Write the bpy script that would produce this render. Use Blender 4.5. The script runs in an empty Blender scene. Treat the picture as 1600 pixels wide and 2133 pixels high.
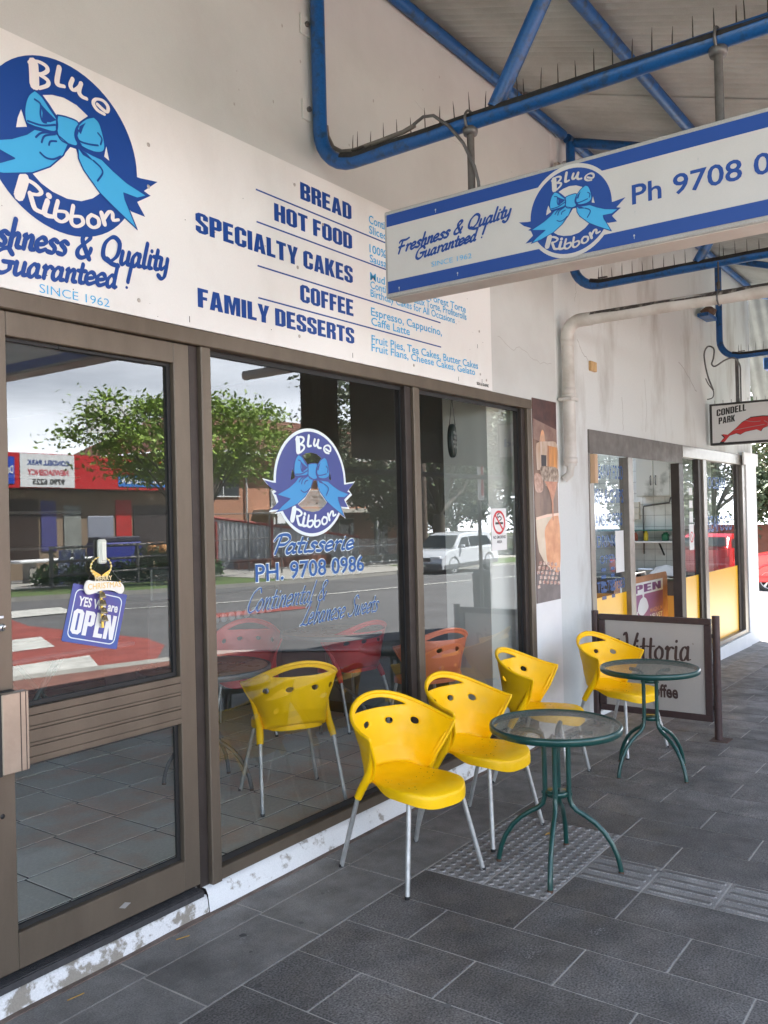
import bpy, bmesh, math, random
from mathutils import Vector, Matrix, noise
random.seed(7)
R=math.radians
SC=bpy.context.scene
COL=SC.collection
# ---------------------------------------------------------------- camera
cam_d=bpy.data.cameras.new('camera'); cam=bpy.data.objects.new('camera',cam_d); COL.objects.link(cam)
YAW,PIT,ROL=R(35.775),R(0.2735),R(-1.379)
fw=Vector((math.cos(YAW)*math.cos(PIT),math.sin(YAW)*math.cos(PIT),math.sin(PIT)))
rt=Vector((math.sin(YAW),-math.cos(YAW),0)); up=rt.cross(fw)
c_,s_=math.cos(ROL),math.sin(ROL)
r2=rt*c_+up*s_; u2=up*c_-rt*s_
M=Matrix((( r2.x,u2.x,-fw.x,0),(r2.y,u2.y,-fw.y,-2.80),(r2.z,u2.z,-fw.z,1.65),(0,0,0,1)))
cam.matrix_world=M
cam_d.sensor_fit='VERTICAL'; cam_d.sensor_height=24; cam_d.lens=1811.6/2133*24
cam_d.clip_start=.05; cam_d.clip_end=900
SC.camera=cam
# ---------------------------------------------------------------- sky and sun
SUN_EL,SUN_AZ=R(58),R(50)      # azimuth of the sun measured from +X towards +Y
W=bpy.data.worlds.new('World'); SC.world=W; W.use_nodes=True
nt=W.node_tree; nt.nodes.clear()
def N(nt,t,**k):
    n=nt.nodes.new(t)
    for a,b in k.items(): setattr(n,a,b)
    return n
out=N(nt,'ShaderNodeOutputWorld'); bg=N(nt,'ShaderNodeBackground'); bg.inputs[1].default_value=.15
sky=N(nt,'ShaderNodeTexSky'); sky.sky_type='NISHITA'; sky.sun_disc=False
sky.sun_elevation=SUN_EL; sky.sun_rotation=R(90)-SUN_AZ
tc=N(nt,'ShaderNodeTexCoord'); mp=N(nt,'ShaderNodeMapping'); mp.inputs['Scale'].default_value=(1,1,2.6)
n1=N(nt,'ShaderNodeTexNoise'); n1.inputs['Scale'].default_value=2.1; n1.inputs['Detail'].default_value=7; n1.inputs['Roughness'].default_value=.55
n2=N(nt,'ShaderNodeTexNoise'); n2.inputs['Scale'].default_value=1.3; n2.inputs['Detail'].default_value=5
r1=N(nt,'ShaderNodeValToRGB'); r1.color_ramp.elements[0].position=.24; r1.color_ramp.elements[1].position=.42
r2n=N(nt,'ShaderNodeValToRGB'); r2n.color_ramp.elements[0].position=.38; r2n.color_ramp.elements[0].color=(.60,.85,1.30,1)
r2n.color_ramp.elements[1].position=.66; r2n.color_ramp.elements[1].color=(8.5,8.8,9.2,1)
mx=N(nt,'ShaderNodeMix',data_type='RGBA')
L=nt.links.new
L(tc.outputs['Generated'],mp.inputs[0]); L(mp.outputs[0],n1.inputs[0]); L(mp.outputs[0],n2.inputs[0])
L(n1.outputs[0],r1.inputs[0]); pass
sx=N(nt,'ShaderNodeSeparateXYZ'); L(tc.outputs['Generated'],sx.inputs[0])
hm=N(nt,'ShaderNodeMapRange'); hm.inputs[1].default_value=.05; hm.inputs[2].default_value=.15; hm.inputs[3].default_value=.10; hm.inputs[4].default_value=-.13; L(sx.outputs[2],hm.inputs[0])
ad=N(nt,'ShaderNodeMath',operation='ADD'); L(n2.outputs[0],ad.inputs[0]); L(hm.outputs[0],ad.inputs[1])
L(r1.outputs[0],mx.inputs[0]); L(sky.outputs[0],mx.inputs[6]); L(r2n.outputs[0],mx.inputs[7])
L(ad.outputs[0],r2n.inputs[0]); L(mx.outputs[2],bg.inputs[0]); L(bg.outputs[0],out.inputs[0])
sd=bpy.data.lights.new('sun','SUN'); sun=bpy.data.objects.new('sun',sd); COL.objects.link(sun)
sd.energy=4.8; sd.angle=R(.6); sd.color=(1,.96,.89)
dv=Vector((math.cos(SUN_EL)*math.cos(SUN_AZ),math.cos(SUN_EL)*math.sin(SUN_AZ),math.sin(SUN_EL)))
sun.rotation_euler=dv.to_track_quat('Z','Y').to_euler(); sun.location=(0,0,30)
SC.view_settings.view_transform='Standard'; SC.view_settings.look='None'
SC.view_settings.exposure=3.2; SC.view_settings.gamma=1; SC.view_settings.use_curve_mapping=False
SC.cycles.max_bounces=9; SC.cycles.diffuse_bounces=5; SC.cycles.glossy_bounces=4; SC.cycles.transparent_max_bounces=16
SC.cycles.transmission_bounces=4; SC.cycles.caustics_reflective=False; SC.cycles.caustics_refractive=False
SC.cycles.use_denoising=True
# ---------------------------------------------------------------- materials
MATS={}
def mat(name,col,rough=.6,metal=0.,spec=.5,var=0.,vs=6.,col2=None,bump=0.,bs=60.,streak=1.,rnd=0.,stain=0.,lo=.35,hi=.65,det=6,fine=0.,fs=200.,coat=0.):
    """principled material: base colour varied towards col2 by noise, optional fine speckle, per-object value change"""
    if name in MATS: return MATS[name]
    m=bpy.data.materials.new(name); m.use_nodes=True; t=m.node_tree; p=t.nodes['Principled BSDF']
    p.inputs['Base Color'].default_value=(*col,1); p.inputs['Roughness'].default_value=rough; p.inputs['Metallic'].default_value=metal
    p.inputs['Specular IOR Level'].default_value=spec; p.inputs['Coat Weight'].default_value=coat
    ln=t.links.new
    g=N(t,'ShaderNodeNewGeometry'); src=None
    tcn=N(t,'ShaderNodeTexCoord')
    mpn=N(t,'ShaderNodeMapping'); mpn.inputs['Scale'].default_value=(1,1,streak); ln(g.outputs['Position'],mpn.inputs[0])
    if var or col2:
        nn=N(t,'ShaderNodeTexNoise'); nn.inputs['Scale'].default_value=vs; nn.inputs['Detail'].default_value=det; nn.inputs['Roughness'].default_value=.62
        ln(mpn.outputs[0],nn.inputs[0])
        rr=N(t,'ShaderNodeMapRange'); rr.inputs[1].default_value=lo; rr.inputs[2].default_value=hi; ln(nn.outputs[0],rr.inputs[0])
        x=N(t,'ShaderNodeMix',data_type='RGBA'); ln(rr.outputs[0],x.inputs[0])
        c2=col2 or tuple(max(0,c*(1-var)) for c in col)
        x.inputs[6].default_value=(*col,1); x.inputs[7].default_value=(*c2,1); src=x.outputs[2]
    if fine:
        nf=N(t,'ShaderNodeTexNoise'); nf.inputs['Scale'].default_value=fs; nf.inputs['Detail'].default_value=2; ln(g.outputs['Position'],nf.inputs[0])
        rf=N(t,'ShaderNodeMapRange'); rf.inputs[1].default_value=.3; rf.inputs[2].default_value=.7; rf.inputs[3].default_value=1-fine; rf.inputs[4].default_value=1+fine; ln(nf.outputs[0],rf.inputs[0])
        h=N(t,'ShaderNodeMix',data_type='RGBA',blend_type='MULTIPLY'); h.inputs[0].default_value=1
        if src: ln(src,h.inputs[6])
        else: h.inputs[6].default_value=(*col,1)
        ln(rf.outputs[0],h.inputs[7]); src=h.outputs[2]
    if stain:
        for sc_,am in ((.55,stain),(7.,stain*.6)):
            ns_=N(t,'ShaderNodeTexNoise'); ns_.inputs['Scale'].default_value=sc_; ns_.inputs['Detail'].default_value=8; ns_.inputs['Roughness'].default_value=.7; ln(g.outputs['Position'],ns_.inputs[0])
            rs=N(t,'ShaderNodeMapRange'); rs.inputs[1].default_value=.38; rs.inputs[2].default_value=.64; rs.inputs[3].default_value=1-am; rs.inputs[4].default_value=1+am; ln(ns_.outputs[0],rs.inputs[0])
            h=N(t,'ShaderNodeMix',data_type='RGBA',blend_type='MULTIPLY'); h.inputs[0].default_value=1
            if src: ln(src,h.inputs[6])
            else: h.inputs[6].default_value=(*col,1)
            ln(rs.outputs[0],h.inputs[7]); src=h.outputs[2]
    if rnd:
        oi=N(t,'ShaderNodeObjectInfo'); ro=N(t,'ShaderNodeMapRange'); ro.inputs[3].default_value=1-rnd; ro.inputs[4].default_value=1+rnd; ln(oi.outputs['Random'],ro.inputs[0])
        h=N(t,'ShaderNodeMix',data_type='RGBA',blend_type='MULTIPLY'); h.inputs[0].default_value=1
        if src: ln(src,h.inputs[6])
        else: h.inputs[6].default_value=(*col,1)
        ln(ro.outputs[0],h.inputs[7]); src=h.outputs[2]
    if src: ln(src,p.inputs['Base Color'])
    if var and not metal and rough>.2:   # uneven gloss from handling and dirt
        nr=N(t,'ShaderNodeTexNoise'); nr.inputs['Scale'].default_value=vs*2.3; nr.inputs['Detail'].default_value=5; ln(g.outputs['Position'],nr.inputs[0])
        rr2=N(t,'ShaderNodeMapRange'); rr2.inputs[1].default_value=.35; rr2.inputs[2].default_value=.7; rr2.inputs[3].default_value=max(.05,rough-.08); rr2.inputs[4].default_value=min(1,rough+.22); ln(nr.outputs[0],rr2.inputs[0]); ln(rr2.outputs[0],p.inputs['Roughness'])
    if bump:
        nb=N(t,'ShaderNodeTexNoise'); nb.inputs['Scale'].default_value=bs; nb.inputs['Detail'].default_value=4; ln(g.outputs['Position'],nb.inputs[0])
        b=N(t,'ShaderNodeBump'); b.inputs['Strength'].default_value=bump; b.inputs['Distance'].default_value=.004; ln(nb.outputs[0],b.inputs['Height']); ln(b.outputs[0],p.inputs['Normal'])
    MATS[name]=m; return m
def glassmat(name,ior=1.7,tint=(.86,.9,.88),haze=0.03,rough=0.,bump=0.,bs=80.):
    if name in MATS: return MATS[name]
    m=bpy.data.materials.new(name); m.use_nodes=True; t=m.node_tree; t.nodes.clear(); ln=t.links.new
    o=N(t,'ShaderNodeOutputMaterial'); tr=N(t,'ShaderNodeBsdfTransparent'); tr.inputs[0].default_value=(*tint,1)
    gl=N(t,'ShaderNodeBsdfGlossy'); gl.inputs['Roughness'].default_value=rough; gl.inputs[0].default_value=(.97,.985,1,1)
    fr=N(t,'ShaderNodeFresnel')
    gb=N(t,'ShaderNodeNewGeometry'); mi=N(t,'ShaderNodeMapRange'); mi.inputs[3].default_value=ior; mi.inputs[4].default_value=1/ior; ln(gb.outputs['Backfacing'],mi.inputs[0]); ln(mi.outputs[0],fr.inputs[0])
    a=N(t,'ShaderNodeMixShader'); ln(fr.outputs[0],a.inputs[0]); ln(tr.outputs[0],a.inputs[1]); ln(gl.outputs[0],a.inputs[2])
    df=N(t,'ShaderNodeBsdfDiffuse'); df.inputs[0].default_value=(.6,.6,.58,1)
    b=N(t,'ShaderNodeMixShader'); ln(a.outputs[0],b.inputs[1]); ln(df.outputs[0],b.inputs[2])
    g=N(t,'ShaderNodeNewGeometry'); nn=N(t,'ShaderNodeTexNoise'); nn.inputs['Scale'].default_value=3; nn.inputs['Detail'].default_value=6; ln(g.outputs['Position'],nn.inputs[0])
    mr=N(t,'ShaderNodeMapRange'); mr.inputs[1].default_value=.4; mr.inputs[2].default_value=.75; mr.inputs[4].default_value=haze; mr.inputs[3].default_value=haze*.25
    ln(nn.outputs[0],mr.inputs[0]); ln(mr.outputs[0],b.inputs[0]); ln(b.outputs[0],o.inputs[0])
    nb=N(t,'ShaderNodeTexNoise'); nb.inputs['Scale'].default_value=bs if bump else 1.2; nb.inputs['Detail'].default_value=2 if bump else 0; ln(g.outputs['Position'],nb.inputs[0])
    bb=N(t,'ShaderNodeBump'); bb.inputs['Strength'].default_value=bump or .12; bb.inputs['Distance'].default_value=.004; ln(nb.outputs[0],bb.inputs['Height'])
    ln(bb.outputs[0],gl.inputs['Normal']); ln(bb.outputs[0],fr.inputs['Normal'])
    MATS[name]=m; return m
def clearmat():
    if 'clear_side' in MATS: return MATS['clear_side']
    m=bpy.data.materials.new('clear_side'); m.use_nodes=True; t=m.node_tree; t.nodes.clear()
    o=N(t,'ShaderNodeOutputMaterial'); tr=N(t,'ShaderNodeBsdfTransparent'); tr.inputs[0].default_value=(.99,1,.995,1); t.links.new(tr.outputs[0],o.inputs[0])
    MATS['clear_side']=m; return m
# ---------------------------------------------------------------- mesh helpers
class MB:
    def __init__(s): s.v=[]; s.f=[]; s.m=[]; s.sm=[]
    def add(s,v,f,m=0,sm=False):
        b=len(s.v); s.v+=[tuple(p) for p in v]
        for q in f: s.f.append(tuple(b+i for i in q)); s.m.append(m); s.sm.append(sm)
        return s
    def box(s,x0,y0,z0,x1,y1,z1,m=0,rot=None,c=None):
        v=[(x,y,z) for z in (z0,z1) for y in (y0,y1) for x in (x0,x1)]
        if rot: 
            cc=Vector(c) if c else Vector(((x0+x1)/2,(y0+y1)/2,(z0+z1)/2)); v=[cc+rot@(Vector(p)-cc) for p in v]
        return s.add(v,[(0,2,3,1),(4,5,7,6),(0,1,5,4),(2,6,7,3),(0,4,6,2),(1,3,7,5)],m)
    def rbox(s,x0,y0,z0,x1,y1,z1,r=.004,m=0):
        """box with chamfered edges"""
        xs=(x0,x0+r,x1-r,x1); ys=(y0,y0+r,y1-r,y1); zs=(z0,z0+r,z1-r,z1)
        bm=bmesh.new(); 
        bmesh.ops.create_cube(bm,size=1)
        for v in bm.verts: v.co=Vector(((x0+x1)/2+v.co.x*(x1-x0),(y0+y1)/2+v.co.y*(y1-y0),(z0+z1)/2+v.co.z*(z1-z0)))
        bmesh.ops.bevel(bm,geom=bm.edges[:],offset=r,segments=1,affect='EDGES')
        bm.verts.index_update(); s.add([v.co[:] for v in bm.verts],[[v.index for v in f.verts] for f in bm.faces],m); bm.free(); return s
    def quad(s,a,b,c,d,m=0): return s.add([a,b,c,d],[(0,1,2,3)],m)
    def tube(s,pts,r,n=10,m=0,cap=True,sm=True):
        pts=[Vector(p) for p in pts]; rr=r if isinstance(r,(list,tuple)) else [r]*len(pts)
        v=[];prev=None
        for i,p in enumerate(pts):
            t=(pts[min(i+1,len(pts)-1)]-pts[max(i-1,0)]).normalized()
            if prev is None: a=t.orthogonal().normalized()
            else:
                a=prev-t*prev.dot(t); a=a.normalized() if a.length>1e-6 else t.orthogonal().normalized()
            prev=a; b=t.cross(a)
            v+=[p+(a*math.cos(2*math.pi*k/n)+b*math.sin(2*math.pi*k/n))*rr[i] for k in range(n)]
        f=[(i*n+k,i*n+(k+1)%n,(i+1)*n+(k+1)%n,(i+1)*n+k) for i in range(len(pts)-1) for k in range(n)]
        s.add(v,f,m,sm)
        if cap: s.add(v[:n],[tuple(reversed(range(n)))],m); s.add(v[-n:],[tuple(range(n))],m)
        return s
    def lathe(s,prof,c=(0,0,0),n=20,m=0,sm=True,ax='z'):
        v=[]
        for r,z in prof:
            for k in range(n):
                a=2*math.pi*k/n; p=(r*math.cos(a),r*math.sin(a),z)
                if ax=='y': p=(p[0],p[2],p[1])
                if ax=='x': p=(p[2],p[0],p[1])
                v.append((c[0]+p[0],c[1]+p[1],c[2]+p[2]))
        return s.add(v,[(i*n+k,i*n+(k+1)%n,(i+1)*n+(k+1)%n,(i+1)*n+k) for i in range(len(prof)-1) for k in range(n)],m,sm)
    def prism(s,poly,z0,z1,m=0):
        n=len(poly); v=[(x,y,z0) for x,y in poly]+[(x,y,z1) for x,y in poly]
        return s.add(v,[tuple(range(n))[::-1],tuple(range(n,2*n))]+[(k,(k+1)%n,n+(k+1)%n,n+k) for k in range(n)],m)
    def mesh(s,name,mats,off=(0,0,0)):
        me=bpy.data.meshes.new(name); o=Vector(off)
        me.from_pydata([tuple(Vector(p)-o) for p in s.v],[],s.f)
        for m in (mats if isinstance(mats,(list,tuple)) else [mats]): me.materials.append(m)
        me.polygons.foreach_set('material_index',s.m); me.polygons.foreach_set('use_smooth',s.sm); me.update()
        return me
OFF={}
def tag(o,label=None,cat=None,group=None,kind=None):
    if label: o['label']=label
    if cat: o['category']=cat
    if group: o['group']=group
    if kind: o['kind']=kind
    return o
def thing(name,label,cat,loc=(0,0,0),group=None,rz=0):
    o=bpy.data.objects.new(name,None); COL.objects.link(o); o.location=loc; o.rotation_euler=(0,0,rz); o.empty_display_size=.1
    OFF[o.name]=Vector(loc); return tag(o,label,cat,group)
def obj(name,mb,mats,parent=None,label=None,cat=None,group=None,kind=None,local=False):
    """one mesh object; mb is an MB (world coordinates unless local) or a ready mesh"""
    off=OFF.get(parent.name,Vector()) if (parent and not local) else Vector()
    me=mb.mesh(name,mats,off) if isinstance(mb,MB) else mb
    o=bpy.data.objects.new(name,me); COL.objects.link(o); o.parent=parent
    OFF[o.name]=off if parent else Vector()
    return tag(o,label,cat,group,kind)
def children(o): return [c for c in bpy.data.objects if c.parent==o]
def copy_tree(o,parent=None,kids=None):
    if kids is None:
        kids={}
        for c in bpy.data.objects:
            if c.parent: kids.setdefault(c.parent.name,[]).append(c)
    c=o.copy(); COL.objects.link(c); c.parent=parent
    for ch in kids.get(o.name,[]): copy_tree(ch,c,kids)
    return c
# ---- flat print: polygons, strokes and text laid on a frame (origin, right, up, normal)
class Frame:
    def __init__(s,o,r,u,n): s.o=Vector(o); s.r=Vector(r); s.u=Vector(u); s.n=Vector(n)
    def at(s,a,b,d=0): return s.o+s.r*a+s.u*b+s.n*d
def fill(contours,fr,d,off=0.):
    """even-odd filled flat shape -> MB"""
    cu=bpy.data.curves.new('tmp','CURVE'); cu.dimensions='2D'; cu.fill_mode='BOTH'; cu.offset=off
    for c in contours:
        sp=cu.splines.new('POLY'); sp.points.add(len(c)-1); sp.use_cyclic_u=True
        for i,p in enumerate(c): sp.points[i].co=(p[0],p[1],0,1)
    return _cv(cu,fr,d)
def _cv(cu,fr,d,tf=None):
    ob=bpy.data.objects.new('tmp',cu); me=bpy.data.meshes.new_from_object(ob)
    mb=MB(); vs=[v.co.copy() for v in me.vertices]; seen=None
    if tf: vs=[tf(v) for v in vs]
    nz=fr.r.cross(fr.u).dot(fr.n)
    fs=[tuple(p.vertices) if (p.normal.z*nz>=0) else tuple(reversed(p.vertices)) for p in me.polygons]
    mb.add([fr.at(v[0],v[1],d) for v in vs],fs)
    bpy.data.objects.remove(ob); bpy.data.meshes.remove(me); bpy.data.curves.remove(cu)
    return mb
def text(s,fr,x0,x1,z0,z1,d,bold=.0,shear=0.,rot=0.):
    """text fitted to the box x0..x1, baseline z0, cap height z1-z0"""
    cu=bpy.data.curves.new('tmp','FONT'); cu.body=s; cu.size=1; cu.offset=bold; cu.shear=shear; cu.resolution_u=3; cu.space_character=1.0
    ob=bpy.data.objects.new('tmp',cu); me=bpy.data.meshes.new_from_object(ob)
    xs=[v.co.x for v in me.vertices]; a,b=min(xs),max(xs); bpy.data.meshes.remove(me); bpy.data.objects.remove(ob)
    cap=.70
    def tf(v):
        X=(v.x-a)/(b-a)*(x1-x0); Y=v.y/cap*(z1-z0)
        return (x0+X*math.cos(rot)-Y*math.sin(rot), z0+X*math.sin(rot)+Y*math.cos(rot))
    return _cv(cu,fr,d,tf)
def catmull(P,n=5,closed=False):
    P=[Vector((p[0],p[1])) for p in P]
    if len(P)<3: return P
    out=[];m=len(P)
    rng=range(m) if closed else range(m-1)
    for i in rng:
        g=(lambda k:P[k%m]) if closed else (lambda k:P[max(0,min(m-1,k))])
        a,b,c,e=g(i-1),g(i),g(i+1),g(i+2)
        for k in range(n):
            t=k/n; out.append(.5*((2*b)+(c-a)*t+(2*a-5*b+4*c-e)*t*t+(3*b-a-3*c+e)*t**3))
    if not closed: out.append(P[-1])
    return out
def stroke(mb,P,w,fr,d,nib=None,thin=.45,n=5,tf=None):
    """brush stroke along P, width w, chisel nib angle"""
    Q=catmull(P,n); 
    if tf: Q=[Vector(tf(q)) for q in Q]
    v=[];m=len(Q)
    for i,q in enumerate(Q):
        t=(Q[min(i+1,m-1)]-Q[max(i-1,0)]); t=t.normalized() if t.length>1e-9 else Vector((1,0))
        ww=w if nib is None else w*(thin+(1-thin)*abs(math.sin(math.atan2(t.y,t.x)-nib)))
        a=Vector((-t.y,t.x))*ww/2; v+=[q+a,q-a]
    mb.add([fr.at(p.x,p.y,d+.0003*k/len(v)) for k,p in enumerate(v)],[(2*i+1,2*i+3,2*i+2,2*i) if fr.r.cross(fr.u).dot(fr.n)>0 else (2*i,2*i+2,2*i+3,2*i+1) for i in range(m-1)])
    for q,(k0,k1),dd in ((Q[0],(0,1),-.00012),(Q[-1],(2*m-2,2*m-1),.00015)):   # round ends
        rad=(v[k0]-v[k1]).length/2
        ring=[q+Vector((math.cos(a),math.sin(a)))*rad for a in [2*math.pi*k/8 for k in range(8)]]
        f=tuple(range(8)) if fr.r.cross(fr.u).dot(fr.n)>0 else tuple(reversed(range(8)))
        mb.add([fr.at(p.x,p.y,d+dd) for p in ring],[f])
GL={'F':([[(.2,-.02),(.25,.95)],[(.02,.85),(.1,.98),(.5,.94),(.72,1.02)],[(.1,.48),(.5,.5)]],.66),
'r':([[(.05,.42),(.13,.5),(.13,0)],[(.13,.3),(.25,.48),(.36,.45)]],.38),
'e':([[(.06,.22),(.33,.3),(.3,.47),(.18,.5),(.06,.36),(.07,.12),(.2,.0),(.4,.1)]],.42),
's':([[(.33,.45),(.2,.5),(.1,.4),(.28,.2),(.25,.02),(.05,.03)]],.38),
'h':([[(.1,1),(.1,0)],[(.1,.3),(.25,.5),(.33,.4),(.33,.05),(.44,.02)]],.46),
'n':([[(.03,.45),(.1,.5),(.1,0)],[(.1,.3),(.25,.5),(.33,.4),(.33,.05),(.44,.02)]],.46),
'&':([[(.55,.0),(.2,.6),(.2,.85),(.35,.92),(.43,.76),(.1,.35),(.1,.08),(.28,0),(.5,.15),(.56,.4)]],.68),
'Q':([[(.4,0),(.1,.2),(.08,.7),(.35,1),(.65,.8),(.65,.3),(.4,0)],[(.3,.1),(.5,-.05),(.78,-.1)]],.8),
'u':([[(.06,.5),(.06,.1),(.15,0),(.3,.15)],[(.33,.5),(.33,.05),(.45,.03)]],.46),
'a':([[(.33,.42),(.18,.5),(.06,.3),(.08,.05),(.2,0),(.33,.2)],[(.34,.5),(.34,.05),(.46,.03)]],.47),
'l':([[(.1,1),(.1,.08),(.22,.02)]],.24),'i':([[(.1,.5),(.1,.05),(.22,.02)],[(.1,.7),(.11,.73)]],.24),
't':([[(.14,.8),(.14,.08),(.28,.02)],[(.0,.5),(.3,.52)]],.3),
'y':([[(.06,.5),(.06,.15),(.15,.05),(.3,.2)],[(.33,.5),(.33,-.2),(.2,-.35),(.05,-.25)]],.46),
'G':([[(.6,.8),(.4,1),(.12,.75),(.1,.25),(.35,0),(.6,.15),(.6,.45)],[(.38,.45),(.72,.45)]],.76),
'd':([[(.33,.42),(.18,.5),(.06,.3),(.08,.05),(.2,0),(.33,.2)],[(.34,1),(.34,.05),(.45,.03)]],.48),
'!':([[(.12,1),(.1,.3)],[(.09,.05),(.1,.06)]],.3),' ':([],.3),
'P':([[(.2,0),(.25,.95)],[(.0,.7),(.15,.98),(.5,1),(.65,.75),(.5,.5),(.25,.48)]],.6),
'C':([[(.6,.8),(.45,1),(.15,.8),(.08,.3),(.25,0),(.5,.05),(.6,.2)]],.58),
'o':([[(.2,.5),(.06,.35),(.06,.12),(.2,0),(.33,.12),(.33,.38),(.2,.5)]],.42),
'L':([[(.15,.8),(.35,1),(.4,.8),(.2,.1),(.05,.0),(.2,.05),(.5,-.02),(.65,.1)]],.56),
'b':([[(.1,1),(.1,.05),(.22,0),(.35,.2),(.32,.45),(.2,.48),(.1,.35)]],.42),
'S':([[(.6,.85),(.45,1),(.25,.85),(.35,.6),(.5,.4),(.4,.08),(.15,.0),(.02,.15)]],.6),
'w':([[(.04,.5),(.06,.1),(.15,0),(.25,.15),(.26,.45)],[(.26,.2),(.35,0),(.48,.15),(.5,.5)]],.58),
'V':([[(.0,.95),(.12,.98),(.28,0),(.6,1)]],.5),'c':([[(.33,.42),(.2,.5),(.07,.3),(.1,.05),(.25,0),(.38,.1)]],.4),
'f':([[(.32,.9),(.2,.98),(.13,.8),(.13,-.25)],[(.0,.5),(.28,.5)]],.3)}
def script(s,fr,x0,x1,z0,h,d,w=.13,shear=.28,rot=0.,nib=R(40),thin=.35):
    """brush-script lettering: strokes fitted to x0..x1, capital height h"""
    tot=sum(GL[c][1] for c in s); k=(x1-x0)/tot; mb=MB(); x=0; j=0
    for c in s:
        for P in GL[c][0]:
            def tf(q,x=x):
                X=(q[0]+x)*k+q[1]*h*shear; Y=q[1]*h
                return (x0+X*math.cos(rot)-Y*math.sin(rot), z0+X*math.sin(rot)+Y*math.cos(rot))
            stroke(mb,P,w*h,fr,d+j*.00045,nib=nib,thin=thin,tf=tf); j=(j+1)%4
        x+=GL[c][1]
    return mb
BG={'B':[[(0,0),(.36,0),(.46,.08),(.46,.42),(.38,.51),(.46,.6),(.46,.92),(.36,1),(0,1)],[(.19,.16),(.27,.16),(.27,.42),(.19,.42)],[(.19,.60),(.27,.60),(.27,.84),(.19,.84)]],
'R':[[(0,0),(.19,0),(.19,.42),(.24,.42),(.27,.36),(.27,0),(.46,0),(.46,.4),(.38,.5),(.46,.6),(.46,.9),(.36,1),(0,1)],[(.19,.58),(.27,.58),(.27,.84),(.19,.84)]],
'E':[[(0,0),(.4,0),(.4,.17),(.19,.17),(.19,.42),(.36,.42),(.36,.59),(.19,.59),(.19,.83),(.39,.83),(.39,1),(0,1)]],
'A':[[(0,0),(.18,0),(.205,.18),(.29,.18),(.31,0),(.50,0),(.36,1),(.13,1)],[(.22,.34),(.275,.34),(.25,.72)]],
'D':[[(0,0),(.32,0),(.46,.12),(.46,.88),(.32,1),(0,1)],[(.19,.16),(.27,.16),(.27,.84),(.19,.84)]],
'H':[[(0,0),(.19,0),(.19,.4),(.28,.4),(.28,0),(.47,0),(.47,1),(.28,1),(.28,.58),(.19,.58),(.19,1),(0,1)]],
'O':[[(.12,0),(.35,0),(.47,.12),(.47,.88),(.35,1),(.12,1),(0,.88),(0,.12)],[(.19,.16),(.28,.16),(.28,.84),(.19,.84)]],
'T':[[(.12,0),(.31,0),(.31,.83),(.43,.83),(.43,1),(0,1),(0,.83),(.12,.83)]],
'F':[[(0,0),(.19,0),(.19,.42),(.34,.42),(.34,.58),(.19,.58),(.19,.83),(.38,.83),(.38,1),(0,1)]],
'S':[[(.12,0),(.33,0),(.45,.1),(.45,.42),(.19,.66),(.19,.85),(.27,.85),(.27,.68),(.45,.68),(.45,.9),(.34,1),(.12,1),(0,.9),(0,.58),(.27,.34),(.27,.15),(.19,.15),(.19,.34),(0,.34),(0,.1)]],
'P':[[(0,0),(.19,0),(.19,.4),(.36,.4),(.46,.5),(.46,.9),(.36,1),(0,1)],[(.19,.56),(.27,.56),(.27,.84),(.19,.84)]],
'C':[[(.12,0),(.35,0),(.46,.12),(.46,.38),(.28,.38),(.28,.16),(.19,.16),(.19,.84),(.28,.84),(.28,.64),(.46,.64),(.46,.88),(.35,1),(.12,1),(0,.88),(0,.12)]],
'I':[[(0,0),(.19,0),(.19,1),(0,1)]],'L':[[(0,0),(.37,0),(.37,.17),(.19,.17),(.19,1),(0,1)]],
'Y':[[(.15,0),(.34,0),(.34,.38),(.49,1),(.30,1),(.245,.62),(.19,1),(0,1),(.15,.38)]],
'K':[[(0,0),(.19,0),(.19,.38),(.29,0),(.49,0),(.34,.54),(.48,1),(.29,1),(.19,.64),(.19,1),(0,1)]],
'M':[[(0,0),(.17,0),(.17,.66),(.25,0),(.37,0),(.45,.66),(.45,0),(.62,0),(.62,1),(.38,1),(.31,.5),(.24,1),(0,1)]],
'N':[[(0,0),(.17,0),(.17,.5),(.30,0),(.47,0),(.47,1),(.30,1),(.30,.5),(.17,1),(0,1)]]}
def block(s,fr,x0,x1,z0,z1,d,rot=0.,shear=0.):
    """heavy condensed poster capitals fitted to a box"""
    adv=lambda c:.2 if c==' ' else max(p[0] for p in BG[c][0])+.05
    k=(x1-x0)/(sum(adv(c) for c in s)-.05); h=z1-z0; x=0; cs=[]
    for c in s:
        if c!=' ':
            for P in BG[c]:
                Q=[((p[0]+x)*k+p[1]*h*shear,p[1]*h) for p in P]
                cs.append([(x0+a*math.cos(rot)-b*math.sin(rot),z0+a*math.sin(rot)+b*math.cos(rot)) for a,b in Q])
        x+=adv(c)
    return fill(cs,fr,d)
def smooth3(P,n=6):
    P=[Vector(p) for p in P]; out=[]
    for i in range(len(P)-1):
        a,b,c,e=P[max(0,i-1)],P[i],P[i+1],P[min(len(P)-1,i+2)]
        for k in range(n):
            t=k/n; out.append(.5*((2*b)+(c-a)*t+(2*a-5*b+4*c-e)*t*t+(3*b-a-3*c+e)*t**3))
    return out+[P[-1]]
def circ(cx,cy,rx,ry=None,n=48): ry=ry or rx; return [(cx+rx*math.cos(2*math.pi*k/n),cy+ry*math.sin(2*math.pi*k/n)) for k in range(n)]
def rect(x0,y0,x1,y1): return [(x0,y0),(x1,y0),(x1,y1),(x0,y1)]
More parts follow.
